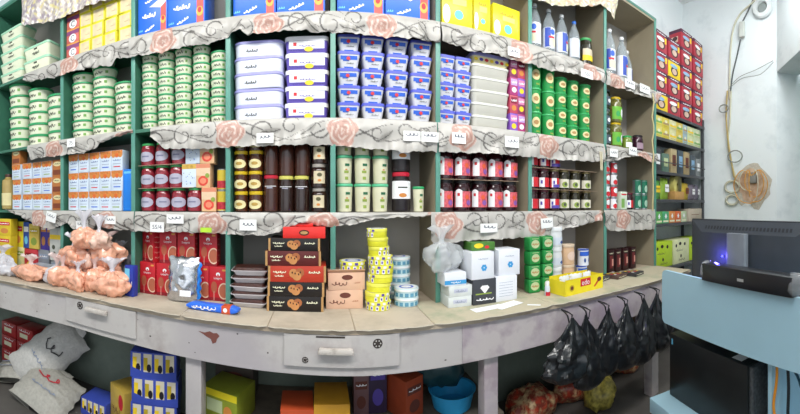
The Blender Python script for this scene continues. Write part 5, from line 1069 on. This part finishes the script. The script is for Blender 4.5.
def fr_lime(mb, W, H, y):
    for a, b, r in ((-0.35, 0.75, 0.05), (-0.1, 0.82, 0.08), (0.2, 0.78, 0.06), (-0.05, 0.3, 0.05)): mb.ell(W*a, H*b, W*r, H*0.07, y, M('near black print'))
    mb.script(-W*0.15, H*0.55, W*0.4, H*0.1, y-0.0004, dk, 4, th=0.004); mb.script(0, H*0.15, W*0.4, H*0.1, y-0.0004, dk, 6, th=0.004)
for i, x_ in enumerate((3.10, 3.46, 3.78)):
    carton('lime_box', 0.33 if i < 2 else 0.28, 0.2, 0.27, lime if i != 1 else M('lime cream carton', '#d9dcb0', 0.5), fr_lime).at(x_, DR+0.13, RZ[0]+0.001, ('lime green box with black hearts at left of the lowest rack shelf', 'pale cream and lime box on the lowest rack shelf', 'lime green box at right of the lowest rack shelf, behind the screen')[i], 'lime boxes')

# ------------------------------------------------------------------ under the counter
LB = 0.302
def sack(nm, loc, sc_, rot, m, label, cat, seed, printc=None, tilt=(0, 0), group=None):
    o = bag(nm, 0.5*sc_[0], 0.5*sc_[1], 0.5*sc_[2], m, m, seed, label, cat, group, loc, rot, neck=0, amp=0.16, tilt=tilt, flat=0.3, name='sack_body')
    if printc:
        mb = MB().script(0, 0, sc_[0]*0.4, sc_[2]*0.2, 0, printc, seed, th=0.012, loops=3); p = link('printed_mark', mb.mesh('p'), o); p.location = (0, -0.5*sc_[1]*1.06, sc_[2]*0.48)
    return o
woven = M('white woven plastic', '#c9c7c2', 0.5, 0.1, 60, bump=0.4); woven2 = M('grey white woven plastic', '#aaa79e', 0.55, 0.12, 50, bump=0.4)
def pillow(cx_, cy_, z_, w_, h_, d_, m, label, seed, roll, lean, spin, printc, ps=1):
    mb = crumple(MB(), -w_/2, w_/2, -h_/2, h_/2, d_, m, seed, nx=24, nz=28, amp=0.012)
    r = link('grain_sack', None, None, (cx_, cy_, z_)); r.rotation_euler = (lean, roll, spin)
    link('sack_body', mb.mesh('b', angle=70), r)
    link('seam', crumple(MB(), -w_*0.2, w_*0.2, h_*0.46, h_*0.58, 0.02, m, seed+3, nx=8, nz=4, amp=0.004).mesh('s', angle=70), r)
    p = MB(); p.script(0, h_*0.15, w_*0.4*ps, h_*0.16*ps, -d_/2-0.006, printc, seed, th=0.010, loops=2); p.script(0, -h_*0.1, w_*0.5*ps, h_*0.04, -d_/2-0.006, M('grey print'), seed+1, th=0.006, loops=6)
    link('printed_mark', p.mesh('p'), r); return tag(r, label, 'sack', 'woven grain sacks under the counter')
pillow(-2.09, 2.17, 0.29, 0.36, 0.64, 0.2, woven, 'white woven sack leaning up to the right on top of the pile', 3, 0.80, -0.45, 0.1, M('near black print'))
pillow(-1.93, 2.0, 0.095, 0.48, 0.38, 0.17, woven2, 'white woven sack below the leaning one with red print', 5, 0.25, -1.15, 0.1, M('crimson print'))
pillow(-2.40, 2.03, 0.085, 0.32, 0.24, 0.14, woven2, 'low pale sack on the floor at the bottom left edge', 9, -0.2, -1.3, 0.4, M('grey print'))
redn = M('red snack film', '#a8282a', 0.35, 0.3, 12, coat=0.3)
for i in range(6):
    x_, z_ = (-2.40, -2.17)[i % 2], 0.002+0.135*(i//2)
    carton('snack_carton', 0.215, 0.2, 0.134, redn, lambda mb, W, H, y: (mb.rect(-W*0.3, W*0.2, H*0.3, H*0.6, y, M('straw print')), mb.script(0, H*0.8, W*0.6, H*0.15, y, whp, 4, th=0.004)), bv=0.01).at(x_-0.26, 2.31, z_, 'red snack carton in the dark pile at far left, '+('bottom', 'middle', 'top')[i//2]+(' left', ' right')[i % 2], 'red snack cartons')
cob = M('cobalt carton', '#3c4fae', 0.4, 0.08)
def fr_milk(mb, W, H, y):
    for k in range(4):
        x_ = -W*0.36+k*W*0.24; mb.rect(x_-W*0.09, x_+W*0.09, H*0.2, H*0.95, y, M('ivory print', '#dcd3bd', 0.5)); mb.rect(x_-W*0.09, x_, H*0.3, H*0.8, y-0.0004, (yel, M('mustard print'))[k % 2]); mb.ell(x_+W*0.03, H*0.4, W*0.05, H*0.16, y-0.0008, M('near black print'))
    mb.poly([(-W*0.5, 0), (W*0.5, 0), (W*0.5, H*0.35), (W*0.2, H*0.24), (-W*0.2, H*0.24), (-W*0.5, H*0.42)], y-0.0012, cob)
mt = carton('milk_carton_tray', 0.27, 0.17, 0.148, cob, fr_milk)
mt = carton('milk_carton_tray', 0.29, 0.17, 0.158, cob, fr_milk)
for k in range(4): mt.at(px(149.5, 1.94)+0.01*(k == 2), 2.03, 0.002+k*0.159, 'blue tray of yellow-white drink cartons beside the counter leg, '+upw(k, 4), 'blue carton trays', rz=0.25)
carton('milk_carton_tray', 0.22, 0.18, 0.12, cob, fr_milk).at(px(97, 2.1), 2.16, 0.002, 'low blue tray of cartons between the sacks and the yellow box')
carton('cheese_box', 0.2, 0.17, 0.27, M('straw yellow carton', '#c9a84a', 0.5), lambda mb, W, H, y: (mb.ell(W*0.25, H*0.7, W*0.16, H*0.2, y, redp), mb.script(-W*0.1, H*0.4, W*0.5, H*0.2, y, choco, 3, th=0.004))).at(px(118, 2.05), 2.16, 0.002, 'straw yellow box with red badge left of the blue trays', rz=-0.5)
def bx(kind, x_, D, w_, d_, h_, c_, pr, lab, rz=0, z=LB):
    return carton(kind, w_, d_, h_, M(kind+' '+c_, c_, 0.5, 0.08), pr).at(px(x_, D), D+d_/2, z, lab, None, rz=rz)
bx('cracker_box', 224, 1.95, 0.24, 0.22, 0.18, '#8f9a30', lambda mb, W, H, y: (mb.rect(-W*0.5, W*0.5, H*0.78, H, y, M('canary yellow carton')), mb.rect(-W*0.35, W*0.1, H*0.3, H*0.7, y, M('pale leaf print')), mb.ell(W*0.25, H*0.4, W*0.12, H*0.2, y-0.0004, orangep)), 'olive and yellow cracker box right of the white counter leg', -0.3)
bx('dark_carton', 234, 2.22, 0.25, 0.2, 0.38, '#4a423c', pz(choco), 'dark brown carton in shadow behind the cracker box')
bx('orange_box', 297, 1.86, 0.175, 0.2, 0.17, '#c4502a', lambda mb, W, H, y: (mb.script(0, H*0.75, W*0.6, H*0.1, y, choco, 3, th=0.005), mb.ell(0, H*0.4, W*0.2, H*0.1, y, M('mustard print'))), 'orange box below the drawer, left of the amber one', 0.05)
bx('amber_box', 331, 1.86, 0.19, 0.24, 0.20, '#c8922a', lambda mb, W, H, y: (mb.rect(-W*0.5, W*0.5, H*0.62, H*0.75, y, yel), mb.ell(0, H*0.4, W*0.3, H*0.15, y, M('near black print'))), 'amber box with dark print below the drawer')
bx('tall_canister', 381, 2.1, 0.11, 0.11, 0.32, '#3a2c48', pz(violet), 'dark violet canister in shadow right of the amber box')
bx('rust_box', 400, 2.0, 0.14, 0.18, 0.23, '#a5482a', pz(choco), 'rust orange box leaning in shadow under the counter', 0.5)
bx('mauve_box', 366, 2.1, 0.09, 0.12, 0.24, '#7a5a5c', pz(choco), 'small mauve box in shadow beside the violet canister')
mb = MB().lathe([(0.12, 0), (0.13, 0.01), (0.155, 0.13), (0.165, 0.135), (0.165, 0.142), (0.148, 0.138), (0.12, 0.02), (0.001, 0.018)], M('bright cyan plastic', '#2f9fd6', 0.35), 28)
for i_, (x, y, z) in enumerate(mb.v): mb.v[i_] = (x*0.9, y*0.9, z*0.8)
tag(link('wash_basin', mb.mesh('b'), None, (px(460, 1.93), 2.06, LB)), 'bright cyan plastic basin under the counter left of the leg', 'basin')
tealb = M('dark teal film', '#1f4148', 0.3, 0.2, 12, coat=0.4)
bag('dark_bag', 0.17, 0.13, 0.12, tealb, tealb, 4, 'dark teal plastic bag above the cyan basin', 'bag', None, (px(450, 1.95), 2.14, LB+0.118), 0, 0.5)
floral = spots('red gold patterned film', '#7c2f22', '#d8b98a', 16, 0.45, 0.62, 0.35, 24, '#b33a24'); floral2 = M('yellow green film', '#a89a4a', 0.35, 0.6, 30)
for i, (x_, D, r, m_, lab) in enumerate(((548, 1.95, 0.19, floral, 'red and gold patterned sack at the bottom, left of three'), (590, 2.0, 0.2, floral, 'red and gold patterned sack at the bottom, middle of three'), (618, 1.75, 0.13, floral2, 'yellow green packet between the patterned sacks'), (640, 2.0, 0.17, floral, 'red and gold patterned sack near the dark computer case'))):
    sack('patterned_sack', (px(x_, D), D+0.1+0.1, 0.003), (r*2, 0.28, 0.26), 0.2*i, m_, lab, 'sack', 20+i)
bx('kraft_sack', 641, 2.2, 0.22, 0.15, 0.62, '#6b5a48', pz(choco), 'brown paper package in shadow beside the hanging black bags', 0.1, 0.002)

# black bags hanging from nails on the apron
blkf = M('black plastic film', '#17191c', 0.28, 0.3, 20, coat=0.5, bump=0.5)
def hang(x_, w_, L, label, seed, z0=None, D=None):
    D = D or YF+bow(px(x_, 1.7))-0.11
    nu, nv = 44, 34; vs = []; fs = []; zt = z0 or 0.885
    for j in range(nv+1):
        v = j/nv; rad = w_/2*(0.05+0.95*math.sin(min(1, v*1.25)*PI/2)**1.2)*(1 if v < 0.8 else math.sqrt(max(0.0, 1-((v-0.8)/0.2)**2))*0.98+0.02)
        for i in range(nu):
            a = 2*PI*i/nu; n_ = noise.noise(Vector((math.cos(a)*2.2+seed, math.sin(a)*2.2, v*5)))*0.25+abs(noise.noise(Vector((math.cos(a)*6+seed, math.sin(a)*6, v*7))))*0.22
            k = 1+0.25*math.sin(a*6+seed+v*2)*(1-v)+n_
            vs.append((rad*k*math.cos(a)+0.02*math.sin(v*4+seed), max(-0.10, min(0.095, rad*0.55*k*math.sin(a))), -L*v+0.02*n_))
    for j in range(nv):
        for i in range(nu): i2 = (i+1) % nu; fs.append((j*nu+i2, j*nu+i, (j+1)*nu+i, (j+1)*nu+i2))
    r = link('hanging_bag', None, None, (px(x_, D), D, zt)); link('bag_body', MB().add(vs, fs, blkf).mesh('b', angle=25), r)
    for s_ in (-1, 1): link('bag_handle', MB().tube([(0.004*s_, 0, -0.03), (0.018*s_, 0, 0.02), (0.010*s_, 0.03, 0.03), (0, 0.08, 0.035)], 0.005, blkf).mesh('h'), r)
    link('nail', MB().tube([(0, 0.076, 0.034), (0, 0.108, 0.034)], 0.0035, steel).mesh('n'), r)
    tag(r, label, 'plastic bag', 'black bags hung on the counter apron')
hang(570, 0.32, 0.36, 'black bag hanging on the purple apron, leftmost of six', 1); hang(588, 0.23, 0.46, 'black bag hanging on the purple apron, second of six', 5); hang(607, 0.24, 0.42, 'black bag hanging on the purple apron, third of six', 21)
hang(626, 0.26, 0.44, 'black bag hanging on the purple apron, fourth of six', 9); hang(643, 0.25, 0.46, 'black bag hanging on the purple apron, fifth of six', 13); hang(658, 0.28, 0.44, 'black bag hanging nearest the blue desk', 17)

# ------------------------------------------------------------------ cashier desk on the right
dl = M('pale blue laminate', '#a6cbdb', 0.35, 0.03, 3); dl2 = M('pale blue edge band', '#a9cfdf', 0.3)
P1 = Vector((1.56, 1.084, 0)); ax = Vector((-0.28, -0.8, 0)).normalized(); back = Vector((0.8*0, 0, 0))
nrm = Vector((0.944, -0.330, 0)).normalized()       # away from the counter side
if nrm.dot(Vector((1, 0, 0))) < 0: nrm = -nrm
DM = Matrix.Translation(P1) @ Matrix(((ax.x, nrm.x, 0, 0), (ax.y, nrm.y, 0, 0), (0, 0, 1, 0), (0, 0, 0, 1)))
dk_ = link('cashier_desk', None); dk_.matrix_world = DM
# in desk space: x runs along the panel towards the viewer, y is behind it
def rpanel(x0, x1, z0, z1, th, r, m, y=0.0):
    pts = []
    for q, (cx_, cz_) in enumerate(((x1-0.002, z1-0.002), (x0+r, z1-r), (x0+r, z0+r), (x1-0.002, z0+0.002))):
        rr = r if q in (1, 2) else 0.002
        for k in range(7): t = PI/2*q+PI/2*k/6; pts.append((cx_+rr*math.cos(t), cz_+rr*math.sin(t)))
    n = len(pts); vs = [(a, y, b) for a, b in pts]+[(a, y+th, b) for a, b in pts]
    return MB().add(vs, [tuple(range(n)), tuple(range(2*n-1, n-1, -1))]+[(k, n+k, n+(k+1) % n, (k+1) % n) for k in range(n)], m)
link('front_panel', rpanel(0.0, 1.75, 0.925, 1.205, 0.018, 0.03, dl).mesh('f', angle=30), dk_)
link('desk_top', MB().box(0.01, 1.74, 0.02, 0.62, 0.925, 0.945, dl, 0.002).mesh('f'), dk_)
link('side_panel', MB().box(1.72, 1.74, 0.02, 0.6, 0.002, 0.924, dl, 0.002).mesh('f'), dk_)
link('middle_panel', MB().box(0.66, 0.68, 0.05, 0.6, 0.5, 0.924, dl, 0.002).mesh('f'), dk_)
link('lower_shelf', MB().box(-0.04, 1.715, -0.055, 0.6, 0.44, 0.52, dl, 0.006).mesh('f'), dk_)
link('desk_foot', MB().box(0.05, 1.5, 0.05, 0.5, 0.002, 0.44, dl).mesh('f'), dk_)
tag(dk_, 'pale blue laminate cashier desk at the right with raised back panel', 'desk')
link('raised_corner', MB().box(0.90, 1.2, -0.02, 0.10, 1.206, 1.235, dl2, 0.004).mesh('f'), dk_)
def dput(nm, mb, x_, y_, z_, label=None, cat=None, rz=0, parent=None):
    o = link(nm, mb.mesh(nm) if mb else None)
    if parent: o.parent = parent; o.location = (x_, y_, z_); return o
    o.matrix_world = DM @ Matrix.Translation((x_, y_, z_)) @ Matrix.Rotation(rz, 4, 'Z')
    if label: tag(o, label, cat)
    return o
# monitor seen from behind
mblk = M('black monitor plastic', '#23262b', 0.4, 0.1, 12); mgr = M('slate monitor plastic', '#3b4047', 0.45, 0.08)
mo = dput('computer_monitor', None, 0.0, 0.0, 0.0, 'black computer monitor seen from behind, standing on the blue desk', 'monitor')
mo.matrix_world = DM @ Matrix.Translation((-0.02, 0.20, 0.947)) @ Matrix.Rotation(0.10, 4, 'Z')
Wm, Ht = 0.78, 0.525
mb = MB().box(0, Wm, 0.03, 0.05, 0.08, Ht, mblk, 0.004)
# bulging back: a tapered shell
z0, z1 = 0.08, Ht; xa, xb, za, zb = 0.10, Wm-0.1, 0.13, Ht-0.07
mb.add([(0.004, 0.031, z0+0.004), (Wm-0.004, 0.031, z0+0.004), (Wm-0.004, 0.031, z1-0.004), (0.004, 0.031, z1-0.004), (xa, 0.0, za), (xb, 0.0, za), (xb, 0.0, zb), (xa, 0.0, zb)],
       [(0, 1, 5, 4), (1, 2, 6, 5), (2, 3, 7, 6), (3, 0, 4, 7), (4, 5, 6, 7)], mgr)
bk = link('back_shell', mb.mesh('b', angle=20), mo)
mb = MB()
for k in range(26): mb.add([(0.12+k*0.021, 0.0195-0.001, Ht-0.052), (0.132+k*0.021, 0.0195-0.001, Ht-0.052), (0.132+k*0.021, 0.0125, Ht-0.034+0.018*0), (0.12+k*0.021, 0.0125, Ht-0.034)], [(0, 1, 2, 3)], mblk)
for v in range(len(mb.v)): x_, y_, z_ = mb.v[v]; mb.v[v] = (x_, 0.031-(Ht-0.004-z_)/0.066*0.031-0.0015, z_)
link('vent_slots', mb.mesh('v'), bk)
link('screen', MB().rect(0.01, Wm-0.01, 0.1, Ht-0.012, 0.0505, M('dark screen glass', '#0a0b0d', 0.1)).mesh('s'), mo)
link('stand_column', MB().loft([(0.0, 0.06, 0.02, 0.01), (0.44, 0.058, 0.018, 0.01)], M('pewter stand plastic', '#7a7f86', 0.35), Matrix.Translation((0.37, -0.03, 0.02))).mesh('c'), mo)
link('stand_base', MB().loft([(0, 0.14, 0.1, 0.04), (0.012, 0.14, 0.1, 0.04), (0.018, 0.12, 0.08, 0.04)], mblk, Matrix.Translation((0.37, -0.01, 0.001))).mesh('c'), mo)
led = link('blue_led', MB().lathe([(0.005, 0), (0.005, 0.004), (0.002, 0.006)], M('blue led', '#3a3cff', 0.4, emit=8), 12).mesh('l'), mo); led.location = (0.26, -0.010, 0.335); led.rotation_euler = (PI/2, 0, 0)
ll = bpy.data.lights.new('led_light', 'POINT'); ll.energy = 0.9; ll.color = (0.15, 0.12, 1.0); ll.shadow_soft_size = 0.01
lo = bpy.data.objects.new('led_light', ll); C.objects.link(lo); lo.matrix_world = mo.matrix_world @ Matrix.Translation((0.25, -0.05, 0.335))
film2 = M('thin clear film', '#e3e7ea', 0.1, 0.03, alpha=0.18, coat=0.6, bump=0.6, scale=30)
# sound bar lying on the panel top, in its film
sb = dput('sound_bar', None, 0.36, 0.009, 1.2065, 'black sound bar in clear film lying on top of the blue panel', 'speaker')
link('bar_body', MB().box(-0.02, 0.47, -0.035, 0.04, 0.0, 0.078, M('satin black plastic', '#1d1f23', 0.3), 0.006).mesh('b'), sb)
link('maker_badge', MB().rect(0.20, 0.235, 0.03, 0.042, -0.0365, M('silver badge', '#b5b8bd', 0.3, metal=0.7)).mesh('b'), sb)
mb = crumple(MB(), -0.035, 0.0, -0.002, 0.088, 0.085, film2, 3, nx=6, nz=10, amp=0.01); link('film_wrap', mb.mesh('f', angle=60), sb)
mb = crumple(MB(), 0.44, 0.50, -0.002, 0.09, 0.09, film2, 8, nx=6, nz=10, amp=0.012); link('film_wrap', mb.mesh('f', angle=60), sb)
# computer case lying below the desk top
cb = M('black steel case', '#1c1f20', 0.35, 0.15, 6)
pc = dput('computer_case', None, 0.0, 0.05, 0.521, 'black computer case on its side below the blue desk top', 'computer case')
link('case_body', MB().box(0.0, 0.55, 0.0, 0.42, 0.0, 0.335, cb, 0.005).mesh('b'), pc)
link('case_end_grille', MB().box(0.552, 0.575, 0.01, 0.41, 0.005, 0.33, M('charcoal grille', '#45494c', 0.5, 0.4, 70), 0.003).mesh('g'), pc)
link('white_sticker', MB().box(0.44, 0.50, 0.02, 0.10, 0.3352, 0.3358, whp).mesh('s'), pc)
link('blue_sticker', MB().box(0.02, 0.03, -0.0012, -0.0002, 0.28, 0.31, cyp).mesh('s'), pc)
# cables in the open bay
def cable(nm, pts, r, m, label, cat='cable', mat=None, group=None):
    cv = []
    P_ = [Vector(p) for p in pts]
    for i in range(len(P_)-1):
        p0, p1, p2, p3 = P_[max(i-1, 0)], P_[i], P_[i+1], P_[min(i+2, len(P_)-1)]
        for k in range(6):
            t = k/6; cv.append(0.5*((2*p1)+(-p0+p2)*t+(2*p0-5*p1+4*p2-p3)*t*t+(-p0+3*p1-3*p2+p3)*t**3))
    cv.append(P_[-1]); mb = MB().tube(cv, r, m, 7); o = link(nm, mb.mesh(nm))
    if mat is not None: o.matrix_world = mat
    return tag(o, label, cat, group)
cable('power_cable', [(0.70, 0.06, 0.915), (0.705, 0.05, 0.84), (0.69, 0.05, 0.74), (0.70, 0.05, 0.66), (0.68, 0.05, 0.58), (0.69, 0.05, 0.53)], 0.006, M('orange cable sheath', '#e0902a', 0.5), 'orange cable running down the open desk bay', mat=DM)
cable('data_cable', [(0.72, 0.10, 0.91), (0.80, 0.07, 0.86), (0.83, 0.07, 0.72), (0.78, 0.06, 0.6), (0.72, 0.09, 0.56), (0.66, 0.09, 0.57), (0.625, 0.08, 0.62)], 0.006, M('dark blue cable sheath', '#1f4a5e', 0.5), 'dark blue cable looping in the open desk bay', mat=DM)
cable('black_cable', [(0.71, 0.12, 0.91), (0.73, 0.10, 0.8), (0.72, 0.11, 0.66), (0.74, 0.10, 0.53)], 0.007, M('black cable sheath', '#222326', 0.5), 'black cable hanging beside the orange one in the desk', mat=DM)

# ------------------------------------------------------------------ wiring on the right wall (plane x = 4.0)
def W_(x_, y_, off=0.012):
    t = math.tan(ang(x_)); Y = 4.0/t; r = 4.0/math.sin(ang(x_)); return (4.0-off, Y, EYE-(y_-PY0)/FOC*r)
gcab = M('grey cable sheath', '#8f9490', 0.6); wcab = M('cream cable sheath', '#d0cdb8', 0.6); bcab = M('dark grey cable', '#55595c', 0.6); ocab = M('orange wire', '#dba04a', 0.5)
cable('wall_cable', [W_(762, -8), W_(752, 4), W_(741, 14), W_(734, 28), W_(731, 50), W_(730, 80), W_(730, 100)], 0.012, wcab, 'cream cable curving down the right wall from the top')
cable('wall_cable', [W_(757, -8), W_(750, 8), W_(743, 22)], 0.009, bcab, 'dark cable reaching the small white connector from above')
cable('wall_cable', [W_(741, 40), W_(737, 58), W_(733, 75), W_(731, 92)], 0.009, bcab, 'dark cable below the small white connector')
cable('wall_cable', [W_(732, 92, 0.03), W_(731, 120, 0.03), W_(729, 145, 0.03), W_(733, 165, 0.03), W_(738, 180, 0.03)], 0.011, wcab, 'cream cable bundle running down to the hole in the wall')
cable('wall_cable', [W_(729, 92, 0.05), W_(728, 120, 0.05), W_(731, 150, 0.05), W_(736, 178, 0.05)], 0.011, M('ochre wire', '#b9a46a', 0.5), 'ochre wire beside the cream bundle on the right wall')
cable('wall_cable', [W_(731, 88, 0.04), W_(741, 78, 0.04), W_(757, 71, 0.04), W_(774, 62, 0.04)], 0.004, gcab, 'upper thin wire going to the doorway corner')
cable('wall_cable', [W_(731, 90, 0.06), W_(744, 80, 0.06), W_(762, 76, 0.06), W_(775, 64, 0.06)], 0.004, gcab, 'lower thin wire sagging to the doorway corner')
def ring(x_, y_, rp, r, m, label, off=0.02):
    c_ = Vector(W_(x_, y_, off)); R_ = rp/FOC*4.2; pts = [c_+Vector((0, R_*math.cos(2*PI*k/20)*1.3, R_*math.sin(2*PI*k/20))) for k in range(21)]
    tag(link('cable_loop', MB().tube(pts, r, m, 6).mesh('r')), label, 'cable')
ring(737, 157, 6, 0.008, gcab, 'small grey cable loop right of the bundle on the wall', 0.06); ring(726, 110, 4, 0.008, gcab, 'tiny grey cable loop left of the bundle', 0.07)
ring(733, 187, 6, 0.014, wcab, 'white ring of coiled cable left of the wall hole', 0.03); ring(733, 200, 5, 0.014, wcab, 'second white ring of coiled cable lower left of the hole', 0.03)
c_ = W_(743, 31); tag(link('cable_connector', MB().loft([(-0.09, 0.02, 0.035, 0.01), (0.09, 0.02, 0.035, 0.01)], M('off white connector', '#c9ccc6', 0.5)).mesh('c'), None, (3.965, c_[1], c_[2])), 'small off-white connector between two dark cables on the wall', 'connector')
c_ = W_(763, 9); T = Matrix.Rotation(-PI/2, 4, 'Y')
pr = link('pipe_outlet', None, None, (3.99, c_[1], c_[2])); link('outlet_ring', MB().lathe([(0.11, 0), (0.125, 0.02), (0.11, 0.045), (0.07, 0.05), (0.06, 0.02)], M('white pvc', '#e3e8e8', 0.4), 26, T, cap=False).mesh('r'), pr)
link('outlet_core', MB().lathe([(0.06, 0.0), (0.055, 0.025), (0.02, 0.03)], M('grey pvc', '#8f9694', 0.5), 20, T).mesh('c'), pr); tag(pr, 'round white pipe outlet high on the right wall', 'pipe')
NTH7 = NTH+['seventh']
# broken-out patch with a wire nest
hm = spots('exposed pinkish plaster', '#d3b9a0', '#b58d6e', 8, 0.4, 0.65, 0.9)
ph = link('junction_hole', None); c0 = Vector(W_(752, 185, 0.004)); mb = MB()
for k, (rr, xx, mm) in enumerate(((1.0, 0.0, M('crumbled plaster', '#c3bcae', 0.9, 0.15, 40)), (0.8, 0.003, hm))):
    pts = []
    for i in range(30):
        a = 2*PI*i/30; q = rr*(1+0.16*noise.noise(Vector((math.cos(a)*2+k*3, math.sin(a)*2, 0)))*2); pts.append((c0.x-xx, c0.y+q*0.24*math.cos(a), c0.z+q*0.26*math.sin(a)))
    mb.add(pts, [tuple(range(30))], mm)
link('plaster_patch', mb.mesh('p', False), ph); mb = MB().box(3.95, 3.994, c0.y-0.07, c0.y+0.02, c0.z+0.02, c0.z+0.15, M('grey back box', '#8a8a84', 0.6), 0.01); link('junction_box', mb.mesh('j'), ph)
tag(ph, 'broken plaster patch with a junction box on the right wall', 'wall socket hole')
for i in range(7):
    rr = random.Random(i*3+1); y0_, z0_ = c0.y+rr.uniform(-0.05, 0.05), c0.z+0.09
    s1, s2 = 0.24-0.08*i, rr.uniform(0.12, 0.3)
    cable('loose_wire', [(3.96, y0_, z0_), (3.93, y0_+s1*0.6, z0_+0.08), (3.92, y0_+s1, z0_-s2*0.3), (3.93, y0_+s1*0.7, z0_-s2), (3.95, y0_+s1*0.1, z0_-s2*1.15)], 0.006, (ocab, wcab, ocab)[i % 3], 'loose '+('orange', 'cream', 'orange')[i % 3]+' wire at the junction hole, '+NTH7[i]+' from the left', group='tangled wires at the junction hole')

# ------------------------------------------------------------------ shuffle neighbours apart so that goods touch without cutting into each other
def settle():
    bpy.context.view_layer.update()
    def tree(o):
        yield o
        for c in o.children: yield from tree(c)
    skip = ('long_', 'wall_', 'metal_', 'cashier', 'shelf_', 'hanging', 'loose', 'lentil', 'grain', 'patterned', 'display', 'snack_sachet', 'price', 'cardboard', 'divider', 'junction', 'cable', 'computer', 'sound', 'power', 'data', 'black_cable', 'paper', 'tied', 'pipe', 'foil', 'round_tin', 'candy_box', 'plastic_bag', 'dark_bag')
    its = []
    for o in sc.objects:
        if o.parent or o.type in ('LIGHT', 'CAMERA') or o.get('kind') or not o.get('label') or o.name.startswith(skip): continue
        inv = o.matrix_world.copy(); P_ = []
        for c in tree(o):
            if c.type == 'MESH' and c.name.split('.')[0] != 'lid_flap': P_ += [c.matrix_world @ Vector(b) for b in c.bound_box]
        its.append([o, [min(p[i] for p in P_) for i in range(3)], [max(p[i] for p in P_) for i in range(3)], [0.0, 0.0]])
    for rnd in range(30):
        moved = 0
        for a in range(len(its)):
            A = its[a]
            for b in range(a+1, len(its)):
                B = its[b]
                dx_ = min(A[2][0], B[2][0])-max(A[1][0], B[1][0])
                if dx_ <= 0.0: continue
                dy_ = min(A[2][1], B[2][1])-max(A[1][1], B[1][1])
                if dy_ <= 0.0: continue
                dz_ = min(A[2][2], B[2][2])-max(A[1][2], B[1][2])
                if dz_ <= 0.003: continue
                k = 0 if dx_ <= dy_ else 1; d = min(dx_, dy_)
                if d > 0.09: continue
                s_ = 1 if (A[1][k]+A[2][k]) <= (B[1][k]+B[2][k]) else -1; h = d/2+0.0004; moved += 1
                for I, q in ((A, -s_*h), (B, s_*h)):
                    I[1][k] += q; I[2][k] += q; I[3][k] += q
        for I in its:
            if I[1][2] < 0.94 or I[1][0] > 2.84: continue
            if I[2][1] > 2.056:
                for x in DIV:
                    if I[1][0] < x+0.016 and I[2][0] > x-0.016:
                        c_ = (I[1][0]+I[2][0])/2; q = (x+0.016-I[1][0]) if c_ > x else (x-0.016-I[2][0])
                        if abs(q) < 0.08: I[1][0] += q; I[2][0] += q; I[3][0] += q
            if I[2][1] > 2.405: q = 2.405-I[2][1]; I[1][1] += q; I[2][1] += q; I[3][1] += q
        if not moved: break
    for o, lo, hi, d in its: o.location.x += d[0]; o.location.y += d[1]
settle()
